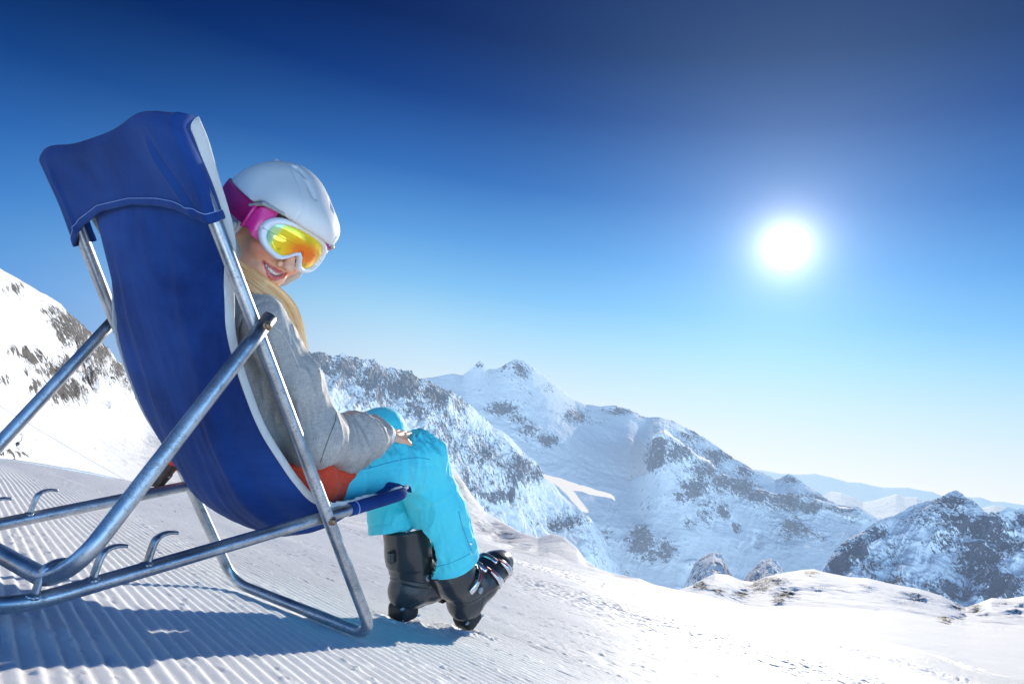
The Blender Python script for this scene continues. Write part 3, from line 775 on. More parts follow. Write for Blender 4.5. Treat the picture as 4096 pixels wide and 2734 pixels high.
# rocky ridge on the left of it, running down to the right
ridge = [(400, 700), (520, 770), (600, 790), (660, 797), (700, 797), (716, 803), (732, 799), (748, 801), (764, 814), (776, 812), (788, 808), (808, 810), (833, 820), (861, 828), (885, 838), (909, 840), (933, 845), (957, 858), (977, 867), (1006, 878), (1022, 886), (1050, 906), (1078, 927), (1102, 951), (1134, 979), (1175, 1007), (1199, 1035), (1235, 1063), (1247, 1080), (1263, 1100), (1287, 1130), (1311, 1155), (1340, 1176), (1358, 1192), (1380, 1222), (1400, 1262), (1430, 1300)]
rk = [(720, 820, 60, 30, 1.0), (800, 835, 60, 30, .95), (870, 870, 70, 45, .85), (930, 880, 60, 40, .95), (1000, 905, 50, 35, .9), (960, 930, 50, 25, .6), (780, 880, 70, 30, .5), (860, 920, 60, 20, .5), (1060, 925, 30, 25, .6), (1030, 1000, 60, 60, .42), (1110, 1040, 60, 60, .45), (1190, 1080, 50, 40, .7), (1230, 1085, 25, 25, .7), (1090, 1100, 50, 40, .4), (990, 1010, 30, 60, .35), (1160, 1140, 35, 12, .8), (1300, 1190, 50, 20, .85), (1130, 1135, 30, 10, .6)]
sheet('mountain', 400, 1430, 1100, [
    (ridge, [(400, 2600), (700, 3300), (1000, 4200), (1250, 4900), (1400, 4900), (1600, 4400)]),
    ([(400, 900), (700, 905), (850, 960), (1000, 990), (1100, 1060), (1200, 1110), (1300, 1210), (1400, 1280), (1600, 1440)], [(400, 2300), (700, 2800), (1000, 3600), (1250, 4500), (1380, 4400), (1430, 4500)]),
    ([(400, 1350), (900, 1350), (1380, 1430), (1600, 1480)], [(400, 2000), (1000, 3000), (1430, 3800)])], [170, 200],
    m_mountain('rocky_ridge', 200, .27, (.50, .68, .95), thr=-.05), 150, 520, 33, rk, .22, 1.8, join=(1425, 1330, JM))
# shoulder below the ridge, its sunlight painted in as white emission
M['shoulder'] = m_mountain('shoulder_painted_sun', 200, .62, (1, 1, 1), bmp=.04)
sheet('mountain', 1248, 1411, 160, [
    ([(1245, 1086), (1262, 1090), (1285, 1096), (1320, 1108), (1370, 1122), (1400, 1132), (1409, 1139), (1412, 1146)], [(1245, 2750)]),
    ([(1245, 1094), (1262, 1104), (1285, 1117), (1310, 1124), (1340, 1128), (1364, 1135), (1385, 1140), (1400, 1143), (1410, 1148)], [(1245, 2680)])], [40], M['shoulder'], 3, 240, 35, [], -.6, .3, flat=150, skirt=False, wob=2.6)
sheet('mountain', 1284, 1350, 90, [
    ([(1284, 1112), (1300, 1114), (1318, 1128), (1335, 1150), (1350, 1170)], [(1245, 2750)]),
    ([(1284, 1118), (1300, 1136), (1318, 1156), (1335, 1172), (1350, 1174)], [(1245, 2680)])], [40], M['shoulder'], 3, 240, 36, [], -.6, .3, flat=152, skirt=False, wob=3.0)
# dark pyramid on the right
peak = [(1780, 1420), (1840, 1350), (1870, 1322), (1885, 1303), (1897, 1283), (1925, 1251), (1953, 1226), (1984, 1212), (2000, 1200), (2020, 1187), (2052, 1181), (2083, 1168), (2123, 1148), (2155, 1135), (2178, 1125), (2194, 1121), (2214, 1132), (2234, 1143), (2250, 1161), (2268, 1179), (2281, 1174), (2313, 1162), (2337, 1160), (2349, 1162), (2420, 1180), (2500, 1200)]
rk = [(2180, 1150, 60, 30, .75), (2120, 1185, 60, 25, .7), (2200, 1200, 60, 35, .85), (2080, 1190, 40, 15, .7), (2010, 1215, 40, 15, .7), (1960, 1260, 50, 50, .95), (1930, 1290, 40, 25, 1.0), (2000, 1290, 40, 25, .85), (2170, 1240, 40, 20, .6), (2260, 1210, 60, 35, .9), (2250, 1290, 60, 60, .95), (2310, 1240, 40, 50, .75), (2180, 1340, 80, 35, .95), (2290, 1350, 70, 40, 1.0), (2060, 1270, 30, 50, .55), (2040, 1330, 60, 25, .8), (2110, 1280, 30, 30, .25), (2340, 1190, 30, 25, .8)]
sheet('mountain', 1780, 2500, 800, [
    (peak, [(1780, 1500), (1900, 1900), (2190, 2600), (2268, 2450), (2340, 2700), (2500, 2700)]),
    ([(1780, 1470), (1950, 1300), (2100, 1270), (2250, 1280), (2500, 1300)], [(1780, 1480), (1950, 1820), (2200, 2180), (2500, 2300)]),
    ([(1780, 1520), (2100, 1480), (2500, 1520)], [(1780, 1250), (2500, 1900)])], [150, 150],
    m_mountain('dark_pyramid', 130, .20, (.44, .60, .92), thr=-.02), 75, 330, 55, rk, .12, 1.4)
# two rock knolls rising from the valley
sheet('mountain', 1550, 1850, 330, [
    ([(1550, 1380), (1575, 1330), (1588, 1303), (1600, 1285), (1618, 1272), (1635, 1266), (1655, 1275), (1666, 1298), (1685, 1335), (1705, 1330), (1722, 1306), (1745, 1288), (1768, 1279), (1785, 1292), (1800, 1310), (1815, 1330), (1850, 1380)], [(0, 1300), (3000, 1300)]),
    ([(1550, 1420), (1850, 1440)], [(0, 900), (3000, 900)])], [90],
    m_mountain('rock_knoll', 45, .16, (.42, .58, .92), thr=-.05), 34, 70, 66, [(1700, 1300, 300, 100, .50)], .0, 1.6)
# near sunlit slope: high on the left, falling behind the chair to the right
crest = [(-300, 470), (-80, 575), (0, 615), (40, 637), (70, 655), (90, 668), (120, 683), (140, 697), (155, 715), (170, 726), (185, 742), (205, 758), (225, 780), (250, 800), (270, 828), (300, 850), (315, 880), (332, 915), (380, 930), (450, 945), (600, 985), (800, 1010), (940, 1030), (1000, 1038), (1020, 1044), (1046, 1078), (1066, 1108), (1086, 1140), (1114, 1174), (1154, 1196), (1195, 1219), (1235, 1232), (1250, 1226), (1268, 1222), (1292, 1229), (1324, 1256), (1344, 1284), (1376, 1304), (1405, 1313), (1465, 1325), (1600, 1380)]
rk = [(165, 745, 30, 34, 1.1), (190, 768, 20, 22, 1.1), (235, 812, 18, 20, 1.1), (272, 846, 14, 20, 1.1), (120, 712, 22, 12, .9), (40, 660, 14, 12, .9), (205, 790, 20, 26, .9), (130, 735, 18, 14, .8), (55, 805, 32, 10, 1.0), (85, 820, 25, 14, .95), (130, 840, 40, 22, 1.0), (155, 890, 40, 28, 1.05), (215, 850, 24, 26, .95), (195, 810, 22, 20, .9), (262, 845, 14, 26, .85), (300, 870, 18, 24, .95), (322, 900, 14, 20, 1.0), (90, 880, 18, 12, .7), (20, 660, 14, 12, .6), (5, 870, 22, 12, .7), (100, 690, 12, 16, .45), (60, 850, 20, 10, .5), (28, 1050, 30, 6, .95), (250, 920, 14, 8, .5), (75, 895, 10, 10, .8),
      (1110, 1205, 30, 10, .35), (1150, 1225, 34, 10, .5), (1185, 1250, 22, 8, .6), (1060, 1130, 8, 20, .15), (1240, 1262, 20, 8, .4), (790, 1172, 40, 7, .7), (1125, 1190, 20, 6, .3)]
sheet('snow_slope', -300, 1600, 1300, [
    (crest, [(-300, 150), (0, 260), (170, 430), (330, 800), (700, 1000), (960, 640), (1046, 370), (1086, 230), (1114, 185), (1154, 160), (1235, 140), (1268, 125), (1324, 100), (1376, 82), (1465, 62), (1600, 55)]),
    ([(-300, 880), (0, 930), (330, 1020), (700, 1100), (1000, 1140), (1150, 1235), (1260, 1262), (1350, 1300), (1465, 1335), (1600, 1400)], [(-300, 75), (0, 110), (170, 200), (330, 380), (700, 420), (1046, 183), (1150, 130), (1260, 105), (1350, 80), (1465, 55), (1600, 50)]),
    ([(-300, 1080), (0, 1120), (330, 1150), (700, 1215), (1100, 1270), (1350, 1340), (1600, 1440)], [(-300, 40), (0, 55), (330, 120), (700, 130), (1046, 100), (1350, 60), (1600, 44)])], [230, 150],
    m_mountain('near_slope', 26, .05, (.75, .84, .97), rockc=((.035, .03, .028), (.12, .10, .085)), snow=(.92, .925, .935), thr=.03, bmp=.025, zst=.8), 14, 62, 71, [(x, y, rx*1.3, ry*1.3, a) for x, y, rx, ry, a in rk], .13, .5, gully=.12, zf=(340, 560, [[(500, -32), (1046, -26), (1150, -24), (1268, -18), (1465, -10), (1600, -9)], [(500, -23), (1046, -20), (1150, -18.5), (1268, -15), (1465, -8), (1600, -8)], [(500, -18), (1046, -15), (1268, -11), (1465, -6.5), (1600, -6.5)]]))
# snowy knolls and the bright basin on the right
hill = [(1440, 1400), (1540, 1358), (1590, 1340), (1615, 1325), (1640, 1314), (1670, 1317), (1700, 1330), (1728, 1334), (1760, 1321), (1800, 1312), (1840, 1306), (1870, 1305), (1900, 1313), (1950, 1323), (1990, 1325), (2050, 1339), (2110, 1350), (2160, 1365), (2190, 1380), (2215, 1392), (2240, 1384), (2275, 1370), (2310, 1372), (2349, 1366), (2500, 1374)]
rk = [(1610, 1345, 26, 12, .95), (1655, 1355, 26, 16, .8), (1700, 1362, 26, 16, 1.0), (1745, 1345, 40, 14, .95), (1780, 1330, 40, 12, .9), (1860, 1312, 26, 8, 1.0), (1800, 1365, 30, 14, .95), (1785, 1380, 14, 10, 1.0), (1880, 1345, 30, 12, .6), (1990, 1345, 24, 9, .55), (2100, 1372, 50, 12, .7), (2190, 1388, 24, 8, .9), (2235, 1393, 20, 9, .95), (2300, 1380, 30, 6, .6), (2170, 1420, 26, 10, 1.05), (2200, 1413, 18, 5, .9), (2260, 1408, 14, 5, .8), (2340, 1385, 14, 5, .8), (2330, 1405, 20, 7, .9), (1640, 1325, 30, 6, .6)]
sheet('hill', 1440, 2500, 900, [
    (hill, [(1440, 120), (1590, 260), (1700, 280), (1870, 330), (2215, 360), (2240, 400), (2500, 420)]),
    ([(1440, 1410), (1590, 1375), (1700, 1390), (1870, 1392), (2050, 1400), (2215, 1425), (2500, 1440)], [(1440, 100), (1700, 190), (2000, 210), (2500, 260)]),
    ([(1440, 1450), (1700, 1440), (2000, 1510), (2349, 1600), (2500, 1640)], [(1440, 60), (1700, 75), (2000, 60), (2500, 50)])], [150, 130],
    m_mountain('snowy_knolls', 13, .02, (.75, .84, .97), rockc=((.05, .038, .028), (.17, .13, .09)), snow=(.85, .865, .89), thr=.03, bmp=.025, zst=.8), 5.0, 30, 81, rk, .02, .5, gully=.08)
def srgb(r, g, b): return tuple(((v/255+.055)/1.055)**2.4 if v > 10 else v/255/12.92 for v in (r, g, b))
SKY_STOPS = [(0.0, srgb(244, 247, 247)), (3/60, srgb(226, 240, 249)), (6/60, srgb(202, 231, 250)), (9/60, srgb(170, 218, 248)), (12/60, srgb(132, 194, 243)), (16/60, srgb(94, 160, 226)), (21/60, srgb(53, 112, 188)), (27/60, srgb(21, 64, 138)), (32/60, srgb(9, 40, 102)), (1, srgb(3, 20, 64))]
SKY_MIX = .994
SUN_GLOW = [(300, .55, 2, (1, .99, .96)), (24, 1.3, 1.1, (1, .99, .97)), (3.6, 5.4, 1.1, (.88, .95, 1)), (2.0, 20, 1.8, (.30, .62, .98))]
# ---------------------------------------------------------------- implicit-surface modelling
def seg_d(P, a, b, ra, rb, sc=None):
    a = np.asarray(a, float); b = np.asarray(b, float)
    if sc is not None: sc = np.asarray(sc, float); P = P*sc; a = a*sc; b = b*sc
    ab = b-a; t = np.clip(((P-a)@ab)/(ab@ab+1e-12), 0, 1)
    d = np.linalg.norm(P-a-t[..., None]*ab, axis=-1) - (ra+(rb-ra)*t)
    return d
def ell_d(P, c, r, R=None):
    q = P-np.asarray(c, float)
    if R is not None: q = q@R
    r = np.asarray(r, float); k0 = np.linalg.norm(q/r, axis=-1); k1 = np.linalg.norm(q/(r*r), axis=-1)+1e-9
    return k0*(k0-1)/k1
def box_d(P, c, h, R=None, rr=.005):
    q = P-np.asarray(c, float)
    if R is not None: q = q@R
    q = np.abs(q)-(np.asarray(h, float)-rr)
    return np.linalg.norm(np.maximum(q, 0), axis=-1)+np.minimum(q.max(-1), 0)-rr
def smin(a, b, k):
    if k <= 0: return np.minimum(a, b)
    h = np.clip(.5+.5*(b-a)/k, 0, 1); return b*(1-h)+a*h-k*h*(1-h)
def smax(a, b, k): return -smin(-a, -b, k)
def chain(P, pts, rad, k=.02, sc=None):
    d = None
    for i in range(len(pts)-1):
        e = seg_d(P, pts[i], pts[i+1], rad[i], rad[i+1], sc)
        d = e if d is None else smin(d, e, k)
    return d
def nets(fn, lo, hi, h):
    """surface nets on a regular grid; returns vertices (local) and quads"""
    lo = np.asarray(lo, float); hi = np.asarray(hi, float)
    n = np.ceil((hi-lo)/h).astype(int)+1
    ax = [lo[i]+h*np.arange(n[i]) for i in range(3)]
    Vv = np.empty(n, np.float32)
    for i in range(n[0]):
        g = np.stack(np.meshgrid([ax[0][i]], ax[1], ax[2], indexing='ij'), -1)[0]
        Vv[i] = fn(g)
    s = Vv < 0
    c = [(a, b, d) for a in (0, 1) for b in (0, 1) for d in (0, 1)]
    m = n-1
    def sub(A, o): return A[o[0]:o[0]+m[0], o[1]:o[1]+m[1], o[2]:o[2]+m[2]]
    cnt = sum(sub(s, o).astype(np.int8) for o in c)
    act = (cnt > 0) & (cnt < 8)
    idx = -np.ones(m, np.int64); ii = np.argwhere(act); idx[act] = np.arange(len(ii))
    acc = np.zeros((len(ii), 3)); w = np.zeros(len(ii))
    for e0 in c:
        for axn in range(3):
            if e0[axn]: continue
            e1 = list(e0); e1[axn] = 1
            v0 = Vv[ii[:, 0]+e0[0], ii[:, 1]+e0[1], ii[:, 2]+e0[2]]; v1 = Vv[ii[:, 0]+e1[0], ii[:, 1]+e1[1], ii[:, 2]+e1[2]]
            x = (v0 < 0) != (v1 < 0); t = np.where(x, v0/(v0-v1+1e-20), 0)
            p = np.tile(np.array(e0, float), (len(ii), 1)); p[:, axn] += t
            acc += p*x[:, None]; w += x
    V = lo + (ii+acc/w[:, None])*h
    F_ = []
    for axn in range(3):
        u, v = [(1, 2), (2, 0), (0, 1)][axn]
        sl0 = [slice(0, m[0]), slice(0, m[1]), slice(0, m[2])]
        a = s[:-1, :, :] if axn == 0 else s[:, :-1, :] if axn == 1 else s[:, :, :-1]
        b = s[1:, :, :] if axn == 0 else s[:, 1:, :] if axn == 1 else s[:, :, 1:]
        cr = np.argwhere(a != b)
        ok = (cr[:, u] > 0) & (cr[:, v] > 0) & (cr[:, u] < m[u]) & (cr[:, v] < m[v]); cr = cr[ok]
        flip = s[cr[:, 0], cr[:, 1], cr[:, 2]]
        def at_(du, dv):
            q = cr.copy(); q[:, u] -= du; q[:, v] -= dv; return idx[q[:, 0], q[:, 1], q[:, 2]]
        q = np.stack([at_(0, 0), at_(1, 0), at_(1, 1), at_(0, 1)], 1)
        q[~flip] = q[~flip][:, ::-1]; F_.append(q)
    F_ = np.concatenate(F_); F_ = F_[(F_ >= 0).all(1)]
    return V, F_
def grad(fn, V, e=8e-4):
    g = np.stack([fn(V+np.eye(3)[k]*e)-fn(V-np.eye(3)[k]*e) for k in range(3)], -1)
    return g/(np.linalg.norm(g, axis=-1)[:, None]+1e-9)
def solid(name, fn, lo, hi, h, mat, parent, xf=None, disp=None, proj=3, attrs=None):
    V, F_ = nets(fn, lo, hi, h)
    for _ in range(proj):
        g = grad(fn, V); V = V-g*np.clip(fn(V), -h, h)[:, None]*.8
    if disp is not None:
        g = grad(fn, V, 2e-3); V = V+g*disp(V, g)[:, None]
    at_ = attrs(V) if attrs else None
    W = (xf or Lp)(V)
    return mesh_obj(name, W, F_, mat, parent, attrs=at_)

# ---------------------------------------------------------------- the skier
person = empty('person', L(-.18, 0, .15), 'woman in white helmet, grey jacket and light blue ski trousers lounging in the deck chair', 'person')
def A3(*v): return np.array(v, float)
pel = A3(-.205, 0, .300); wst = A3(-.335, .005, .395); mid = A3(-.415, .01, .490); chs = A3(-.470, .02, .590); upp = A3(-.500, .03, .645); nck = A3(-.505, .055, .705)
shR = A3(-.500, .180, .628); elR = A3(-.298, .222, .418); wrR = A3(-.030, .148, .486); haR = A3(.030, .125, .500)
shL = A3(-.490, -.155, .625); elL = A3(-.270, -.225, .430); wrL = A3(-.080, -.110, .450)
hpR = A3(-.185, .092, .318); knR = A3(.208, .110, .470); anR = A3(.478, .100, .196)
hpL = A3(-.185, -.092, .318); knL = A3(.235, -.115, .545); anL = A3(.318, -.020, .240)

# trousers
def f_pants(P):
    d = chain(P, [A3(-.245, 0, .330), pel], [.105, .108], .03, (1, .62, 1))
    r = chain(P, [hpR, A3(.03, .108, .400), knR, A3(.345, .106, .345), A3(.490, .100, .186)], [.100, .083, .073, .082, .102], .035)
    l = chain(P, [hpL, A3(.03, -.108, .435), knL, A3(.280, -.065, .385), A3(.325, -.015, .220)], [.100, .083, .072, .076, .084], .035)
    d = smin(d, smin(r, l, .012), .03)
    for kn, an, inner in ((A3(.345, .106, .345), A3(.490, .100, .186), .070), (A3(.280, -.065, .385), A3(.325, -.015, .220), .068)):
        ax = (an-kn)/np.linalg.norm(an-kn)
    # cut the hems square to the shins, only near each hem
    axR = (A3(.490, .100, .186)-A3(.345, .106, .345)); axR /= np.linalg.norm(axR)
    cR = (P-A3(.478, .100, .199))@axR; nearR = np.linalg.norm(P-A3(.50, .10, .18), axis=-1) < .19
    d = np.where(nearR, smax(d, cR, .004), d)
    d = np.where(nearR, smax(d, -(seg_d(P, A3(.42, .103, .263), A3(.60, .096, .066), .082, .094)), .004), d)
    axL = (A3(.325, -.015, .220)-A3(.280, -.065, .385)); axL /= np.linalg.norm(axL)
    cL = (P-A3(.318, -.020, .243))@axL; nearL = (np.linalg.norm(P-A3(.33, -.01, .20), axis=-1) < .15)
    d = np.where(nearL, smax(d, cL, .004), d)
    d = np.where(nearL, smax(d, -(seg_d(P, A3(.300, -.04, .31), A3(.345, 0, .14), .070, .077)), .004), d)
    return d
def limb_t(P, a, b):
    ab = b-a; return ((P-a)@ab)/(ab@ab), np.linalg.norm(ab)
def d_pants(V, g):
    t, Lg = limb_t(V, hpR, knR); o = 0
    up = np.clip(g[:, 2], 0, 1)
    m = sstep(.10, .45, t)*(1-sstep(1.05, 1.25, t))*(V[:, 1] > -.0)
    o = o + .046*m*(ridged(np.stack([t*Lg*27, V[:, 1]*9, V[:, 2]*5], -1), 3, 201)-.45)*(.3+.9*up)
    # bunched folds behind and above the knee
    k = np.exp(-(np.linalg.norm(V-A3(.19, .12, .40), axis=1)/.085)**2)
    o = o + .058*k*(ridged(np.stack([(V[:, 0]*.55+V[:, 2]*.85)*19, V[:, 1]*5, (V[:, 0]-V[:, 2])*5], -1), 2, 203)-.5)
    k = np.exp(-(np.linalg.norm(V-A3(.20, -.11, .46), axis=1)/.09)**2)
    o = o + .010*k*(ridged(np.stack([(V[:, 0]*.55+V[:, 2]*.85)*24, V[:, 1]*5, (V[:, 0]-V[:, 2])*5], -1), 2, 204)-.5)
    s, Ls = limb_t(V, knR, anR); ms = sstep(.2, .4, s)*(1-sstep(.85, .96, s))*(V[:, 1] > .02)
    o = o + .014*ms*(ridged(np.stack([s*Ls*6+V[:, 1]*12, V[:, 1]*22, (V[:, 0]+V[:, 2])*20], -1), 2, 241)-.5) + .008*ms*fbm(np.stack([s*Ls*9, V[:, 1]*16+s*2, (V[:, 0]+V[:, 2])*16], -1), 3, 207)
    # stiffer front crease and a flared vent at the hem
    o = o + .0045*ms*sstep(.4, .9, g[:, 0])*ridged(np.stack([s*Ls*14, V[:, 1]*20, V[:, 2]*2], -1), 2, 209)
    hemR = np.exp(-((s-.93)/.012)**2)*(V[:, 1] > .02)*(V[:, 0] > .35); o = o - .0022*hemR
    s2, _ = limb_t(V, knL, anL); hemL = np.exp(-((s2-.90)/.014)**2)*(V[:, 2] < .35)*(V[:, 1] < .07); o = o - .0020*hemL
    o = o + .0030*fbm(V*14, 3, 211)
    # side seam on the thigh
    sm = np.abs((V[:, 2]-(.318+.135*np.clip(t, 0, 1)))-.030+.02*np.clip(t, 0, 1)); o = o - .0022*np.exp(-(sm/.0022)**2)*(V[:, 1] > .10)*(t > .18)*(t < .95)
    return o
pants = solid('trousers', f_pants, (-.38, -.24, .12), (.62, .24, .67), .0042, M['pants'], person, disp=d_pants)

# red shirt showing round the hips
def f_red(P):
    d = chain(P, [A3(-.350, .01, .410), A3(-.300, .0, .370), A3(-.235, .003, .325), A3(-.190, .003, .318)], [.085, .112, .124, .118], .03, (1, .64, 1))
    ax = A3(.85, 0, -.05); ax /= np.linalg.norm(ax)
    d2 = seg_d(P, A3(-.185, .092, .325), A3(-.12, .096, .350), .108, .100)
    d = smin(d, d2, .04)
    cut = (P-A3(-.095, 0, .37))@(A3(.80, 0, -.35)/np.linalg.norm([.80, .35])) + .012*np.sin(P[..., 2]*40)
    return smax(d, cut, .006)
def d_red(V, g): return .010*(ridged(np.stack([V[:, 0]*16+V[:, 2]*10, V[:, 1]*8, V[:, 2]*16-V[:, 0]*10], -1), 3, 221)-.5)+.002*fbm(V*20, 2, 222)
shirt = solid('shirt', f_red, (-.54, -.24, .16), (-.02, .24, .62), .005, M['red'], person, disp=d_red)
# its tail hanging out over the far rail
def f_tail(P):
    d = chain(P, [A3(-.330, -.235, .345), A3(-.315, -.292, .310), A3(-.312, -.312, .268)], [.030, .030, .020], .02, (1, 1.5, 1))
    return d
solid('shirt_tail', f_tail, (-.40, -.36, .20), (-.25, -.18, .42), .004, M['red'], shirt, disp=lambda V, g: .005*(ridged(V*np.array([45, 20, 12]), 2, 5)-.5))

# jacket
def f_jacket(P):
    d = chain(P, [A3(-.30, .005, .365), wst+A3(-.01, 0, .01), mid, chs, upp], [.112, .116, .108, .100, .085], .03, (1, .66, 1))
    a = chain(P, [shR, A3(-.385, .212, .520), elR, A3(-.150, .190, .445), wrR], [.058, .059, .060, .062, .047], .03)
    l = chain(P, [shL, elL, wrL], [.072, .066, .046], .03)
    d = smin(d, a, .022); d = smin(d, l, .02)
    d = smin(d, seg_d(P, A3(-.515, -.10, .665), A3(-.520, .14, .655), .044, .048), .05)
    # stand-up collar, open round the jaw
    c = seg_d(P, A3(-.528, .05, .672), A3(-.560, .085, .775), .060, .062)
    d = smin(d, c, .03)
    d = smax(d, -seg_d(P, A3(-.505, .080, .715), A3(-.480, .14, .86), .052, .088), .006)
    d = smax(d, (P-A3(-.545, .09, .832))@A3(-.25, .1, .96), .004)
    cw = A3(.97, -.10, -.10)
    wa = (haR-wrR)/np.linalg.norm(haR-wrR)
    d = np.where(P[..., 0] > -.10, smax(d, (P-A3(-.012, .14, .49))@wa, .006), d)
    hem = (P-A3(-.290, 0, .335))@(A3(.62, 0, -.78)) + .006*np.sin(P[..., 1]*30)
    inarm = np.minimum(a, l) < .02
    return np.where(inarm, d, smax(d, hem, .008))
def d_jacket(V, g):
    o = .0030*fbm(V*13, 3, 231)
    t, Lg = limb_t(V, shR, elR); s, Ls = limb_t(V, elR, wrR)
    arm = (V[:, 1] > .13)
    e = np.exp(-(np.linalg.norm(V-(elR+A3(.03, 0, .03)), axis=1)/.10)**2)
    dirc = V[:, 0]*.75+V[:, 2]*-.1
    o = o + .034*e*(ridged(np.stack([dirc*20+V[:, 2]*9, V[:, 1]*6, V[:, 2]*4], -1), 2, 233)-.5)
    fm = arm*sstep(.25, .45, s)*(1-sstep(.93, 1.02, s))
    o = o + .030*fm*(ridged(np.stack([s*Ls*19+V[:, 2]*9, V[:, 1]*7, V[:, 2]*7], -1), 2, 235)-.5)
    um = arm*sstep(.0, .15, t)*(1-sstep(.8, 1, t))
    o = o + .017*um*(ridged(np.stack([t*Lg*7+V[:, 1]*5, V[:, 1]*14, V[:, 0]*14+V[:, 2]*9], -1), 2, 237)-.5)
    # shoulder seam and flap
    sm = np.abs((V-shR)@A3(.25, .85, -.45)-.002); o = o-.003*np.exp(-(sm/.003)**2)*(np.linalg.norm(V-shR, axis=1) < .12)
    k = np.exp(-(np.linalg.norm(V-A3(-.40, .15, .64), axis=1)/.07)**2); o = o + .024*k*(ridged(np.stack([V[:, 0]*12+V[:, 2]*16, V[:, 1]*9, V[:, 2]*5], -1), 2, 239)-.5)
    return o
jacket = solid('jacket', f_jacket, (-.66, -.31, .27), (.06, .31, .86), .0042, M['grey'], person, disp=d_jacket)

# light blue inner cuff at the wrist
M['cuff'] = m_simple('pale_blue_cuff', (.22, .60, .78), .6, bscale=300, sheen=.2)
wa = (haR-wrR)/np.linalg.norm(haR-wrR)
def f_cuff(P): return smax(seg_d(P, A3(-.05, .15, .482), A3(.016, .133, .497), .042, .036), (P-A3(.006, .135, .495))@wa, .003)
solid('inner_cuff', f_cuff, (-.11, .08, .42), (.07, .21, .56), .004, M['cuff'], jacket)

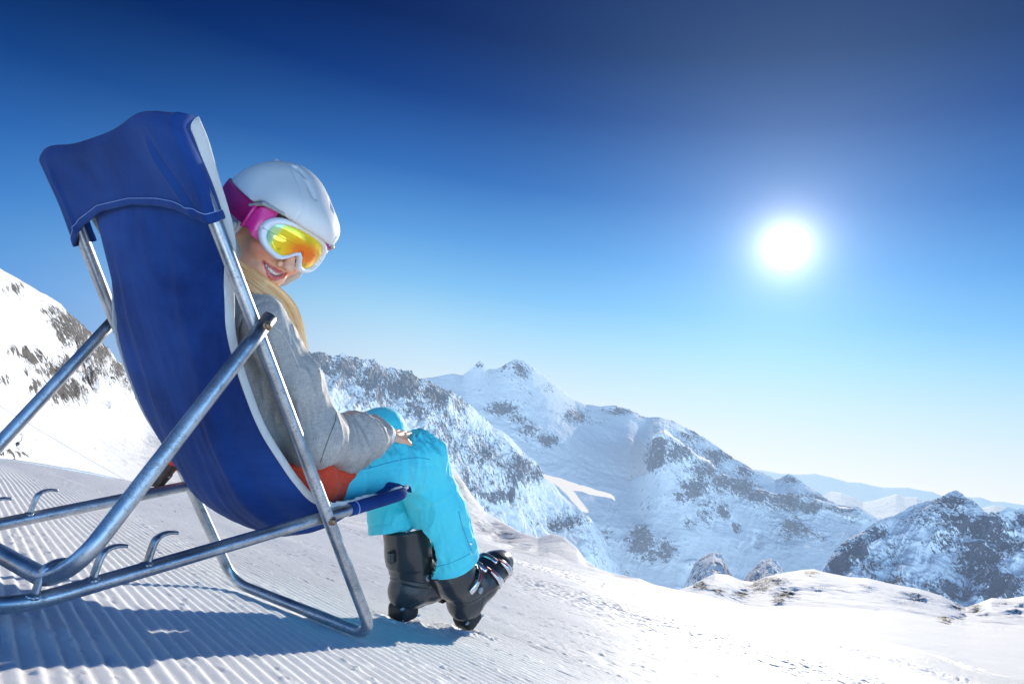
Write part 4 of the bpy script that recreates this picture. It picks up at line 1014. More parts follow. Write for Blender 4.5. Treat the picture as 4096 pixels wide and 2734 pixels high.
# ---- boots
M['boot'] = m_simple('black_boot_shell', (.034, .035, .038), .30, 0, .5, .25, nscale=9, namt=.25)
M['boot_dark'] = m_simple('black_boot_sole', (.010, .010, .011), .55)
M['boot_grey'] = m_simple('grey_stud', (.33, .35, .38), .4)
M['chrome'] = m_simple('polished_buckle', (.72, .72, .74), .22, .85, nscale=60, namt=.25)
M['red_plastic'] = m_simple('red_catch', (.45, .01, .02), .35)
M['snow_bits'] = m_simple('stuck_snow', (.85, .87, .9), .6, bscale=200)
def boot(o, ex, ez, lean, tag_label=None, buckles=True, sy=1):
    o = np.asarray(o, float); ex = np.asarray(ex, float); ex /= np.linalg.norm(ex)
    ez = np.asarray(ez, float); ez = ez-ex*(ez@ex); ez /= np.linalg.norm(ez); ey = np.cross(ez, ex)
    if ey[1] < 0: ey = -ey                   # local y towards the lens side
    R = np.stack([ex, ey, ez], 1)
    xf = lambda V: Lp(o+V@R.T)
    top = A3(.052+lean, 0, .285)
    def shell(P):
        q = P*np.array([1, 1.0, 1])
        d = chain(q, [A3(.054, 0, .072), A3(.150, 0, .074), A3(.236, 0, .054), A3(.268, 0, .044)], [.055, .058, .047, .036], .03)
        d = smin(d, seg_d(q, A3(.060, 0, .085), A3(.078, 0, .140), .057, .064), .03)
        inst = seg_d(q, A3(.105, 0, .125), A3(.200, 0, .080), .050, .038); d = smin(d, inst, .03)
        d = smax(d, -(P[..., 2]-.010), .010)
        return d
    def shell2(P):
        d = shell(P)
        # overlap flap and moulded step on the side
        s = (P[..., 0]-.06)*.35+(P[..., 2]-.098)
        return d - .0035*sstep(.0, .004, s) - .002*sstep(0, .003, P[..., 0]*.9-P[..., 2]+.012)*sstep(.02, .05, P[..., 2])
    b = solid('boot', shell2, (-.03, -.085, 0), (.33, .085, .24), .0034, M['boot'], person, xf)
    # cuff of the boot, hinged at the ankle
    def cuff(P):
        c0 = A3(.070, 0, .120)
        d = chain(P, [c0, A3(.062+lean*.4, 0, .195), top], [.0680, .0690, .0710], .02)
        d = smax(d, -(P-A3(.070, 0, .110))@A3(.30, 0, .95), .004)
        d = smax(d, (P-top)@((top-c0)/np.linalg.norm(top-c0)), .004)
        d = smax(d, -seg_d(P, c0+A3(0, 0, .1), top+A3(.0, 0, .05), .060, .063), .003)
        ang = np.arctan2(P[..., 1], P[..., 0]-.06)
        return d - .0028*sstep(0, .05, np.abs(ang)-.9-(P[..., 2]-.2)*2)*sstep(.15, .16, P[..., 2])
    cf = solid('boot_cuff', cuff, (-.04, -.09, .06), (.18+lean, .09, .33), .0036, M['boot'], b, xf)
    # sole blocks with tread
    def sole(P):
        d = smin(box_d(P, (.040, 0, .020), (.039, .041, .030), None, .022), box_d(P, (.236, 0, .010), (.050, .031, .010), None, .008), 0)
        d = smin(d, box_d(P, (.13, 0, .022), (.09, .026, .006), None, .004), .004)
        d = smin(d, box_d(P, (.286, 0, .024), (.014, .028, .008), None, .006), .004)
        tr = np.minimum(np.abs(((P[..., 0]*62) % 1)-.5)*2-.55, 0)*.004
        return d - tr*(P[..., 2] < .004)
    solid('sole', sole, (-.02, -.05, -.012), (.32, .05, .05), .0030, M['boot_dark'], b, xf)
    def lp(*v): return Lp(o+R@A3(*v))
    dv = lambda *v: Lp(R@A3(*v))
    # pivot and rear stud, heel patch
    side_y = .0575
    MB().add(*disc(lp(.080, .062, .128), dv(0, 1, 0), .0175, .0085, 24)).build('pivot_ring', M['boot'], b)
    MB().add(*disc(lp(.080, .068, .128), dv(0, 1, 0), .0105, .0050, 24)).build('pivot_stud', M['boot_grey'], b)
    MB().add(*disc(lp(.010, .045, .196), dv(-.65, .75, 0), .0150, .0060, 24)).build('spoiler_stud', M['boot'], cf)
    def patch(P): return ell_d(P, (.006, .034, .042), (.008, .005, .004))
    solid('heel_bumper', patch, (-.01, .02, .02), (.04, .06, .06), .0016, M['boot_grey'], b, xf)
    # stuck snow under the heel
    def bits(P):
        d = None
        for k in range(22):
            c = (.004+.078*((k*.618) % 1), (-1 if k % 3 == 0 else 1)*(.020+.015*((k*.37) % 1)), -.003+.008*((k*.77) % 1))
            r_ = .55+.5*((k*.43) % 1)
            e = ell_d(P, c, (.0065*r_, .0050*r_, .0026*r_)); d = e if d is None else smin(d, e, .002)
        return d + .0008*vnoise(P*300, 5)
    solid('snow_clump', lambda P: smin(bits(P), box_d(P, (.040, .0, -.006), (.030, .024, .0018), None, .001), .004), (-.02, -.05, -.014), (.11, .05, .022), .0022, M['snow_bits'], b, xf, proj=1)
    if not buckles:
        # folded rear lever of the other boot
        def lev(P): return smin(box_d(P, (-.026, .012, .205), (.009, .010, .018), None, .004), box_d(P, (-.014, .010, .205), (.010, .006, .010), None, .003), .003)
        solid('rear_catch', lev, (-.04, -.02, .17), (.02, .04, .24), .0022, M['boot'], cf, xf)
        return b
    def on_foot(x, phi, off):
        o_ = A3(x, 0, .082 if x < .19 else .066); d_ = A3(0, math.sin(phi), math.cos(phi)); r = .02
        for _ in range(60):
            e = float(shell2((o_+d_*r)[None])[0])
            if e > -1e-4: break
            r += max(-e, .0004)*.9
        return o_+d_*(r+off), d_
    def on_cuff(z, th, off):
        o_ = A3(.070+lean*(z-.12)/.165-.004, 0, z); d_ = A3(math.cos(th), math.sin(th), 0); r = .110
        for _ in range(60):
            e = float(cuff((o_+d_*r)[None])[0])
            if e < 1e-4: break
            r -= max(e, .0003)*.9
        return o_+d_*(r+off), d_
    def plate(name, pn, hw, thick, mat, parent):
        P_ = catmull(np.array([p for p, n_ in pn]), 4); N_ = catmull(np.array([n_ for p, n_ in pn]), 4)
        n = len(P_); T = np.gradient(P_, axis=0); T /= np.linalg.norm(T, axis=1)[:, None]
        B_ = np.cross(T, N_); B_ /= np.linalg.norm(B_, axis=1)[:, None]; N_ = np.cross(B_, T)
        w = np.interp(np.linspace(0, 1, n), np.linspace(0, 1, len(hw)), hw)[:, None]
        rows = [P_+B_*w*a_+N_*thick*b_ for a_, b_ in ((-1, 0), (-.8, .5), (0, .75), (.8, .5), (1, 0), (.8, -.5), (-.8, -.5))]
        V = np.stack(rows, 1).reshape(-1, 3)
        Fq = [tuple(f) for f in grid_faces(n, 7, True)]+[tuple(range(6, -1, -1)), tuple((n-1)*7+j for j in range(7))]
        return mesh_obj(name, xf(V), Fq, mat, parent)
    dg = math.radians
    for x0 in (.158, .222):
        plate('buckle_strap', [on_foot(x0-.010, dg(q), .003) for q in (-55, -30, -5, 20, 42)], [.010, .012, .011, .009, .0085], .004, M['chrome'], b)
        plate('buckle_base', [on_foot(x0+.004, dg(q), .004) for q in (46, 58, 70)], [.011, .012, .010], .007, M['boot_dark'], b)
        lv = plate('buckle_lever', [on_foot(x0+.003+.010*i/5, dg(50+i*12), .010-.0006*i) for i in range(6)], [.0075, .0095, .0095, .0110, .0125, .0095], .0045, M['chrome'], b)
        plate('red_catch', [on_foot(x0-.004+.012*i/4, dg(36+i*9), .0135) for i in range(5)], [.0028]*5, .003, M['red_plastic'], lv)
    zc = .186
    plate('buckle_strap', [on_cuff(zc+.012-.004*i, dg(-20+i*18), .004) for i in range(5)], [.010, .010, .009, .009, .008], .004, M['chrome'], cf)
    plate('buckle_base', [on_cuff(zc, dg(q), .004) for q in (52, 64, 76)], [.010, .011, .010], .007, M['boot_dark'], cf)
    lv = plate('buckle_lever', [on_cuff(zc-.001-.0035*i, dg(56+i*11), .010-.0005*i) for i in range(6)], [.0075, .0095, .0095, .0105, .0120, .0100], .0045, M['chrome'], cf)
    plate('red_catch', [on_cuff(zc+.002-.002*i, dg(46+i*9), .0135) for i in range(5)], [.0028]*5, .003, M['red_plastic'], lv)
    return b
boot((.636, .100, -.013), (.625, .02, .780), (-.78, 0, .62), -.012)
boot((.386, .012, -.013), (.930, .06, .36), (-.36, 0, .93), -.008, buckles=False)
# ---- head
HC = at(626, 526, .125)
ray_h = np.array([626*DS-CX, 526*DS-CY, FPX]); ray_h /= np.linalg.norm(ray_h)
roll = math.radians(31); psi = math.radians(33); pit = math.radians(4)
rr_ = np.array([math.cos(roll), math.sin(roll), 0]); rr_ -= ray_h*(rr_@ray_h); rr_ /= np.linalg.norm(rr_)
up_ = np.cross(rr_, ray_h)
if up_[1] > 0: up_ = -up_
ef = -ray_h*math.cos(psi)+rr_*math.sin(psi); el_ = rr_*math.cos(psi)+ray_h*math.sin(psi)
ef2 = ef*math.cos(pit)-up_*math.sin(pit); eu2 = up_*math.cos(pit)+ef*math.sin(pit)
HR = np.stack([cv2w(el_), cv2w(ef2), cv2w(eu2)], 0)      # rows: her left, forward, up (world)
HW = Lp(HC)
HS = 1.09
def hx(V): return HW + (np.asarray(V, float)*HS)@HR
# skin: tanned, flushed cheeks, colour by attribute
def m_skin():
    m, nt, b, out = new_mat('skin')
    a = nt.nodes.new('ShaderNodeAttribute'); a.attribute_name = 'flush'
    r = ramp(nt, [(0, (.98, .56, .36)), (.5, (.96, .42, .25)), (1, (.90, .24, .15))]); nt.links.new(a.outputs['Fac'], r.inputs[0])
    n = noise_(nt, coords(nt), 60, 4, .6)
    c = mixc(nt, .18, r.outputs[0], n, 'SOFT_LIGHT'); nt.links.new(c, b.inputs['Base Color'])
    b.inputs['Roughness'].default_value = .42; b.inputs['Specular IOR Level'].default_value = .45
    b.inputs['Subsurface Weight'].default_value = .35; b.inputs['Subsurface Radius'].default_value = (1, .35, .2); b.inputs['Subsurface Scale'].default_value = .006
    nt.links.new(bump_(nt, noise_(nt, coords(nt), 700, 3, .6), .12, .0006), b.inputs['Normal'])
    return m
M['skin'] = m_skin()
def mirror(P): return np.stack([np.abs(P[..., 0]), P[..., 1], P[..., 2]], -1)
MO = -.071                                        # height of the mouth
def mouth_curve(t, up):                           # t in -1..1
    x = .038*t; z = MO + .0150*t*t + up
    y = .0925 - .026*t*t
    return A3(x, y, z)
def f_head(P):
    Q = mirror(P)
    d = ell_d(Q, (0, -.008, .012), (.076, .096, .098))
    d = smin(d, ell_d(Q, (0, .032, -.040), (.062, .060, .062)), .03)
    d = smin(d, ell_d(Q, (0, .046, -.078), (.044, .045, .036)), .025)
    d = smin(d, ell_d(Q, (.038, .062, -.040), (.026, .022, .022)), .018)      # cheeks lifted by the smile
    d = smin(d, ell_d(Q, (0, .080, -.104), (.019, .016, .016)), .016)         # chin
    d = smin(d, seg_d(Q, A3(.060, .005, -.060), A3(.022, .060, -.105), .018, .015), .03)  # jaw line
    d = smin(d, ell_d(Q, (0, .078, -.072), (.038, .018, .022)), .014)         # muzzle
    d = smin(d, seg_d(Q, A3(0, .088, .005), A3(0, .120, -.040), .0085, .0110), .010)   # nose
    d = smin(d, ell_d(Q, (0, .122, -.042), (.0115, .0110, .0100)), .005)
    d = smin(d, ell_d(Q, (.0140, .106, -.046), (.0082, .0110, .0082)), .004)
    d = smax(d, -seg_d(Q, A3(.0078, .113, -.056), A3(.0092, .106, -.046), .0042, .0026), .002)
    d = smax(d, -ell_d(Q, (.030, .092, .006), (.017, .012, .011)), .012)     # eye sockets
    d = smin(d, ell_d(Q, (.030, .076, .004), (.0125, .0125, .0125)), .003)
    # naso-labial fold
    d = smax(d, -seg_d(Q, A3(.018, .1035, -.046), A3(.046, .080, -.070), .0030, .0022), .010)
    # ears
    d = smin(d, ell_d(Q, (.079, -.004, -.020), (.008, .018, .030)), .006)
    # mouth opening
    o = None
    for i in range(8):
        a = mouth_curve(-1+i*.25, 0); b = mouth_curve(-1+(i+1)*.25, 0)
        w0 = .0085*(1-(-1+i*.25)**2)+.0012; w1 = .0085*(1-(-1+(i+1)*.25)**2)+.0012
        e = seg_d(P, a+A3(0, .004, 0), b+A3(0, .004, 0), w0, w1); e2 = seg_d(P, a-A3(0, .010, 0), b-A3(0, .010, 0), w0, w1)
        e = smin(e, e2, .004); o = e if o is None else smin(o, e, .002)
    d = smax(d, -o, .0022)
    # neck
    d = smin(d, seg_d(P, A3(0, -.020, -.075), A3(-.035, -.055, -.190), .050, .056), .025)
    return d
def flush(V):
    Q = mirror(V)
    f = .75*np.exp(-((np.linalg.norm((Q-A3(.040, .070, -.040))/A3(1, 1, .9), axis=1)/.032)**2))
    f = np.maximum(f, .45*np.exp(-((np.linalg.norm(Q-A3(0, .118, -.040), axis=1)/.016)**2)))
    f = f + .25*vnoise(V*45, 3)*.4
    lip = np.array([min(abs(x) if False else 9, 9) for x in ()]) if False else 0
    return np.clip(f+.12, 0, 1)
head = solid('body', f_head, (-.10, -.12, -.20), (.10, .14, .12), .0026, M['skin'], person, hx, attrs=lambda V: {'flush': flush(V)})
# lips, teeth, inside of the mouth
M['lip'] = m_simple('rosy_lips', (.66, .16, .15), .34, 0, .5, .15, nscale=120, namt=.2)
M['teeth'] = m_simple('teeth', (.86, .84, .78), .2, 0, .5, .3)
M['mouth'] = m_simple('mouth_inside', (.10, .02, .02), .6)
def lips(P):
    d = None
    for s_, th in ((1, .0040), (-1, .0052)):
        for i in range(10):
            t0 = -1+i*.2; t1 = t0+.2
            def g(t):
                w = 1-t*t
                v = .0085*w if s_ > 0 else -.0100*w
                c = mouth_curve(t*.99, v); c[1] += .0005+.0030*w
                if s_ > 0: c[2] += -.0012*math.exp(-(t/.12)**2)
                return c, th*(.42+.58*w**.6)
            a, ra = g(t0); b, rb = g(t1)
            e = seg_d(P, a, b, ra, rb, (1, 1, 1)); d = e if d is None else smin(d, e, .0012)
    return d
solid('lips', lips, (-.04, .06, MO-.02), (.04, .11, MO+.03), .0015, M['lip'], head, hx, proj=2)
mb = MB()
for k in range(-5, 6):
    t = (k+.0)/6.0
    c = mouth_curve(t, .0026*(1-t*t)) + A3(0, -.0030-.0004*abs(k), 0)
    w = (.0054, .0054, .0046, .0043, .0038, .0032)[abs(k)]
    hgt = (.0072, .0072, .0064, .0058, .0046, .0036)[abs(k)]
    bm = bmesh.new(); bmesh.ops.create_uvsphere(bm, u_segments=12, v_segments=8, radius=1.0)
    an = math.atan2(.040*t*1.0, .031); ca, sa = math.cos(an), math.sin(an)
    vs = np.array([v.co[:] for v in bm.verts]); vs = np.sign(vs)*np.abs(vs)**.6
    vs = vs*A3(w*.74, .0028, hgt)
    vs = np.stack([vs[:, 0]*ca+vs[:, 1]*sa, -vs[:, 0]*sa+vs[:, 1]*ca, vs[:, 2]], 1)+c
    mb.add(hx(vs), [[v.index for v in f.verts] for f in bm.faces]); bm.free()
mb.build('teeth', M['teeth'], head)
solid('mouth_inside', lambda P: ell_d(P, (0, .070, MO), (.032, .014, .013)), (-.035, .05, MO-.018), (.035, .09, MO+.018), .002, M['mouth'], head, hx)

# ---- helmet
M['helmet'] = m_simple('satin_white_helmet', (.78, .745, .71), .55, 0, .4, .05, nscale=3, namt=.04)
M['helmet_trim'] = m_simple('warm_grey_rim', (.42, .40, .38), .5)
M['dark'] = m_simple('dark_gap', (.03, .03, .035), .6)
def m_pad():
    m, nt, b, out = new_mat('patterned_ear_pad')
    v = coords(nt); w = nt.nodes.new('ShaderNodeTexWave'); w.inputs['Scale'].default_value = 28; w.inputs['Distortion'].default_value = 6; w.inputs['Detail'].default_value = 1
    nt.links.new(v, w.inputs[0])
    r = ramp(nt, [(.0, (.80, .84, .90)), (.42, (.80, .84, .90)), (.47, (.10, .03, .30)), (.52, (.78, .86, .94)), (.8, (.50, .72, .88)), (.86, (.70, .02, .02)), (.90, (.80, .84, .9))]); nt.links.new(w.outputs['Fac'], r.inputs[0])
    nt.links.new(r.outputs[0], b.inputs['Base Color']); b.inputs['Roughness'].default_value = .7; return m
M['pad'] = m_pad()
hc = A3(0, -.012, .022); hr = A3(.113, .134, .124)
def shell_cut(P):
    y = P[..., 1]; ax = np.abs(P[..., 0])
    cut = np.where(y > .06, .040+.05*(y-.06), np.where(y > -.01, -.022+(.062)*sstep(-.01, .06, y), -.022-.040*sstep(-.01, -.10, y)))
    return cut-P[..., 2]
def f_helm(P):
    d = ell_d(P, hc, hr)
    # slightly squared sides, front visor edge, raised spine
    d = smin(d, ell_d(P, (0, .070, .060), (.086, .070, .050)), .03)
    d = smin(d, ell_d(P, (0, -.02, .045), (.070, .125, .102)), .02)
    d = smax(d, shell_cut(P), .006)
    d = smax(d, -ell_d(P, hc-A3(0, 0, .004), hr-.011), .003)
    # moulded step that runs over the crown
    s = (P[..., 0]+.010)*.90 + (P[..., 1]-.040)*.35 + .9*(P[..., 2]-.118)
    d = d + .0016*np.exp(-((np.abs(P[..., 0])-.052-.25*np.clip(.09-P[..., 1], -.05, .1)*0-.16*(P[..., 1]-.02)*(P[..., 1] < .02))/.0016)**2)*(P[..., 2] > .05)*(P[..., 1] > -.08)
    # vents
    for (a, b) in (((.026, .098, .108), (.036, .060, .131)), ((-.026, .098, .108), (-.036, .060, .131)), ((.036, .040, .136), (.040, .000, .140)), ((-.036, .040, .136), (-.040, .000, .140)), ((0, -.080, .122), (0, -.110, .090))):
        d = smax(d, -seg_d(P, A3(*a), A3(*b), .0058, .0075), .003)
    return d
helmet = solid('helmet', f_helm, (-.13, -.16, -.09), (.13, .15, .16), .0031, M['helmet'], person, hx)
solid('vent_liner', lambda P: smax(ell_d(P, hc-A3(0, 0, .004), hr-.0095), .045-P[..., 2], .003), (-.12, -.15, .03), (.12, .14, .15), .005, M['dark'], helmet, hx)
# small rear goggle clip and crown nubs
solid('helmet_clip', lambda P: box_d(P, (-.02, -.085, .128), (.012, .012, .006), None, .004), (-.05, -.13, .09), (.03, .09, .16), .003, M['helmet'], helmet, hx)
# soft ear pads and edge roll
def f_pad(P):
    Q = mirror(P)
    d = ell_d(Q, (.086, -.020, -.030), (.018, .050, .048))
    d = smin(d, ell_d(Q, (.060, -.075, -.040), (.040, .035, .040)), .02)
    return d
solid('ear_pad', f_pad, (-.12, -.13, -.10), (.12, .06, .03), .0035, M['pad'], helmet, hx)
def f_roll(P, sg=1):
    Q = P*np.array([sg, 1, 1])
    pts = [A3(.098, .030, -.030), A3(.098, .026, -.060), A3(.088, .018, -.088), A3(.070, .020, -.108)]
    return chain(Q, pts, [.008, .008, .0075, .005], .004)
for sg in (1, -1): solid('chin_strap', lambda P: f_roll(P, sg), ((-.12 if sg < 0 else .05), -.02, -.13), ((-.05 if sg < 0 else .12), .06, .0), .003, M['piping'], helmet, hx)
def f_rim(P):
    Q = mirror(P)
    return chain(Q, [A3(.106, .050, .022), A3(.098, .076, .040), A3(.070, .106, .046), A3(.035, .122, .049), A3(0, .128, .049)], [.0032, .0042, .004, .004, .004], .003)
solid('helmet_rim', f_rim, (-.13, 0, -.03), (.13, .15, .07), .0025, M['helmet_trim'], helmet, hx)

# ---- goggles, held round the helmet by their strap
M['goggle_white'] = m_simple('white_goggle_frame', (.84, .84, .86), .3, 0, .5, .3)
M['pink'] = m_simple('magenta_strap', (.48, .008, .14), .5, bscale=500, bamt=.15)
M['pink_gloss'] = m_simple('magenta_outrigger', (.80, .03, .30), .3, 0, .5, .3)
M['foam'] = m_simple('black_foam', (.03, .03, .03), .9)
def m_lens():
    m, nt, b, out = new_mat('mirrored_lens')
    v = coords(nt)
    a = nt.nodes.new('ShaderNodeAttribute'); a.attribute_name = 'tone'
    n = noise_(nt, v, 30, 3, .6, .5)
    s = math_(nt, 'ADD', a.outputs['Fac'], math_(nt, 'MULTIPLY', math_(nt, 'SUBTRACT', n, .5), .14))
    r = ramp(nt, [(0, (1.0, .16, .004)), (.22, (1.0, .24, .004)), (.42, (1.0, .62, .008)), (.62, (.95, .82, .03)), (.76, (.55, .85, .45)), (.88, (.12, .55, .75)), (1, (.02, .12, .45))]); nt.links.new(s, r.inputs[0])
    nt.links.new(r.outputs[0], b.inputs['Base Color']); b.inputs['Metallic'].default_value = .35; b.inputs['Roughness'].default_value = .07; b.inputs['Coat Weight'].default_value = .2
    b.inputs['Emission Color'].default_value = (0, 0, 0, 1)
    return m
M['lens'] = m_lens()
GR, GY = .100, .018
def gpos(x, z, off=0):
    x = np.asarray(x, float); z = np.asarray(z, float)
    th = x/GR; r = GR+off-(.32*z*z/.1)
    return np.stack([r*np.sin(th), GY+r*np.cos(th)+.004, z+.003+0*x], -1)
def outline(scx, scz, n=140, notch=1.0):
    a = np.linspace(0, 2*PI, n, endpoint=False)
    ca, sa = np.cos(a), np.sin(a)
    x = np.sign(ca)*np.abs(ca)**.72*.094*scx; z = np.sign(sa)*np.abs(sa)**.80*.046*scz
    z = z - .006*(np.abs(x)/.09)**2*(z > 0)
    z = z + notch*.032*np.exp(-(x/.0175)**2)*(z < 0)*sstep(0, -.03, z)
    return x, z
xo, zo = outline(1, 1); xi, zi = outline(.80, .74, notch=.92)
rows = []
for f, off in ((0, -.016), (0, .002), (.12, .0065), (.45, .010), (.85, .0085), (1.0, .003), (1.0, -.006)):
    x = xo*(1-f)+xi*f; z = zo*(1-f)+zi*f; rows.append(gpos(x, z, off))
V = np.stack(rows, 0); nr, nc = V.shape[:2]
gog = mesh_obj('goggles', hx(V.reshape(-1, 3)), grid_faces(nr, nc, True), M['goggle_white'], person)
# lens: rings shrinking to the middle, gently domed
rows = []; tone = []
for f in np.linspace(0, 1, 26):
    x = xi*(1-f)*1.01; z = (zi*(1-f)+.006*f)*1.01; rows.append(gpos(x, z, .0035+.0045*(1-(1-f)**2)))
    dx = (x-.010)/.098; dz = (z+.004)/.046
    tone.append(np.clip(.80*np.hypot(dx, dz*.8)+.10*(x < -.055), 0, 1))
V = np.stack(rows, 0); nr, nc = V.shape[:2]
lens = mesh_obj('lens', hx(V.reshape(-1, 3)), grid_faces(nr, nc, True), M['lens'], gog, attrs={'tone': np.stack(tone, 0).reshape(-1)})
# foam behind the frame
rows = []
for off, s_ in ((-.004, .99), (-.026, .93)):
    rows.append(gpos(xo*s_, zo*s_, off))
V = np.stack(rows, 0); mesh_obj('foam', hx(V.reshape(-1, 3)), grid_faces(2, len(xo), True), M['foam'], gog)
# outriggers and strap
for sg in (1, -1):
    zz = np.linspace(-1, 1, 9); rows = []
    for k, (x, hw, off) in enumerate(((.080, .036, -.004), (.094, .034, .006), (.104, .028, .009), (.114, .022, .009), (.121, .021, .009))):
        p = gpos(np.full(9, sg*x), zz*hw+.004, off); rows.append(p)
    V = np.stack(rows, 0); V2_ = V.copy(); V2_[..., 1] -= .004
    fc = grid_faces(len(rows), 9)
    mesh_obj('outrigger', hx(np.concatenate([V.reshape(-1, 3), V2_.reshape(-1, 3)])), np.concatenate([fc, fc[:, ::-1]+V[..., 0].size]), M['pink_gloss'], gog)
    c = gpos(np.array([sg*.121, sg*.121]), np.array([-.026, .030]), .012)
    MB().add(*sweep(hx(c), .0035, 8)).build('strap_loop', M['pink_gloss'], gog)
th = np.linspace(math.radians(40), math.radians(320), 120)
rows = []
for k, zz in enumerate(np.linspace(-1, 1, 7)):
    sx = np.sin(th); cy = np.cos(th)
    z = .004 + zz*.0245 + .012*sstep(.9, -.6, cy)
    # lie on the helmet: radius from its ellipsoid at that height
    rz = np.sqrt(np.clip(1-((z-hc[2])/hr[2])**2, .05, 1))
    x = (hr[0]+.0035)*rz*sx; y = hc[1]+(hr[1]+.0035)*rz*cy
    # leave the frame sides smoothly
    b0 = gpos(np.sign(sx)*.121, z-.000, .010)
    w = sstep(.50, .80, cy)
    x = x*(1-w)+b0[:, 0]*w; y = y*(1-w)+b0[:, 1]*w
    rows.append(np.stack([x, y, z], -1))
V = np.stack(rows, 0); nr, nc = V.shape[:2]
nrm = V-A3(0, hc[1], .01); nrm[..., 2] = 0; nrm /= np.linalg.norm(nrm, axis=-1)[..., None]
VV = np.concatenate([(V+nrm*.0015).reshape(-1, 3), (V-nrm*.0008).reshape(-1, 3)]); f1 = grid_faces(nr, nc); o = nr*nc
ring = [i*nc for i in range(nr)]+[(nr-1)*nc+j for j in range(1, nc)]+[i*nc+nc-1 for i in range(nr-2, -1, -1)]+[j for j in range(nc-2, 0, -1)]
rim = np.array([[ring[k], ring[(k+1) % len(ring)], ring[(k+1) % len(ring)]+o, ring[k]+o] for k in range(len(ring))])
mesh_obj('strap', hx(VV), np.concatenate([f1[:, ::-1], f1+o, rim]), M['pink'], gog)

# ---- blonde hair: a long lock down the front of the shoulder and loose ends at the nape
def m_hair():
    m, nt, b, out = new_mat('blonde_hair')
    a = nt.nodes.new('ShaderNodeAttribute'); a.attribute_name = 'strand'
    r = ramp(nt, [(0, (.45, .24, .10)), (.3, (.98, .70, .38)), (.6, (1, .86, .58)), (1, (1, .95, .80))]); nt.links.new(a.outputs['Fac'], r.inputs[0])
    nt.links.new(r.outputs[0], b.inputs['Base Color']); b.inputs['Roughness'].default_value = .55; b.inputs['Specular IOR Level'].default_value = .3
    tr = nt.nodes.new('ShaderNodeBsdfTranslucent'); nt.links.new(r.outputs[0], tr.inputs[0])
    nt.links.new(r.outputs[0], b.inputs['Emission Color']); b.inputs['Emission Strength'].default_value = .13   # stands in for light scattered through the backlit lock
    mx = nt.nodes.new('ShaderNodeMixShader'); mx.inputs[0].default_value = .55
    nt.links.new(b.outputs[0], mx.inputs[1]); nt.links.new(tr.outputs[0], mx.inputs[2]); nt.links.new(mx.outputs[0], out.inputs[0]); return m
M['hair'] = m_hair()
guide = [hx(A3(-.060, -.005, -.060)), hx(A3(-.062, .020, -.100)), Lp(at(590, 652, .185)), Lp(at(622, 672, .180)), Lp(at(660, 710, .165)), Lp(at(680, 760, .155)), Lp(at(690, 802, .148)), Lp(at(697, 845, .142))]
guide = np.array(guide); GL = resample(catmull(guide, 10), 40)
Tn = np.gradient(GL, axis=0); Tn /= np.linalg.norm(Tn, axis=1)[:, None]
vdir = (CAM-GL); vdir /= np.linalg.norm(vdir, axis=1)[:, None]
Sd = np.cross(Tn, vdir); Sd /= np.linalg.norm(Sd, axis=1)[:, None]; Dd = np.cross(Sd, Tn)
wprof = np.interp(np.linspace(0, 1, 40), [0, .15, .4, .7, .9, 1], [.016, .020, .019, .019, .016, .010])
HV, HF, HA = [], [], []; nb = 0
r2 = np.random.default_rng(5)
for k in range(200):
    a = r2.uniform(0, 2*PI); rad = math.sqrt(r2.uniform(0, 1)); ln = int(r2.integers(31, 41)); w0 = r2.uniform(.0005, .0010)
    loose = r2.random() < .22
    ph = r2.uniform(0, 6); s = np.linspace(0, 1, 40)
    ox = rad*math.cos(a)*wprof*1.1 + .0025*np.sin(s*7+ph) + (loose*r2.uniform(-.014, .030)*s**2.5)
    oy = rad*math.sin(a)*wprof*.7 + .0015*np.cos(s*6+ph)
    P = GL + Sd*ox[:, None] + Dd*oy[:, None]; P = P[:ln]
    w = w0*np.interp(np.linspace(0, 1, ln), [0, .7, 1], [1, 1, .15])
    B1 = Sd[:ln]; B2 = Dd[:ln]
    ring = np.stack([P+B1*w[:, None], P-B1*w[:, None]*.5+B2*w[:, None]*.87, P-B1*w[:, None]*.5-B2*w[:, None]*.87], 1).reshape(-1, 3)
    HV.append(ring); HF.append(grid_faces(ln, 3, True)+nb); nb += ln*3; HA.append(np.full(ln*3, np.clip(r2.normal(.58, .30)+(.1*s[:ln].repeat(3)-.12*(s[:ln].repeat(3) < .2)), 0, 1)))
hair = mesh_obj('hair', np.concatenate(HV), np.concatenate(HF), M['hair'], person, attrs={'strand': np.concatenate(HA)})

# ---- hand resting on the thigh: palm, five bent fingers
def f_hand(P):
    w = wrR; f0 = (haR-wrR)/np.linalg.norm(haR-wrR)
    up = A3(0, 0, 1.); up = up-f0*(up@f0); up /= np.linalg.norm(up); sd = np.cross(f0, up)
    if sd[1] < 0: sd = -sd
    B = w+f0*.058+up*.004
    d = chain(P, [w-f0*.08, w+f0*.03], [.024, .0225], .01)
    d = smin(d, ell_d(P, B+f0*.028, (1, 1, 1), None)*0+box_d(P, B+f0*.022, (.036, .034, .011), np.stack([f0, sd, up], 1), .010), .012)
    tips = [(.029, .074, .0078), (.010, .082, .0082), (-.009, .078, .0080), (-.027, .064, .0070)]
    for (s_, ln, r) in tips:
        k = B+f0*.056+sd*s_+up*.002
        a = k+f0*ln*.42+up*.004; b = a+f0*ln*.26-up*ln*.24; c = b+f0*ln*.06-up*ln*.26
        e = smin(seg_d(P, k, a, r*1.08, r*1.02), smin(seg_d(P, a, b, r*1.0, r*.92), seg_d(P, b, c, r*.92, r*.78), .002), .002)
        d = smin(d, e, .004)
    tk = B-f0*.012+sd*.030-up*.004
    a = tk+f0*.030+sd*.022-up*.006; b = a+f0*.028+sd*.002-up*.008
    d = smin(d, smin(seg_d(P, tk, a, .0120, .0100), seg_d(P, a, b, .0100, .0080), .004), .010)
    return d
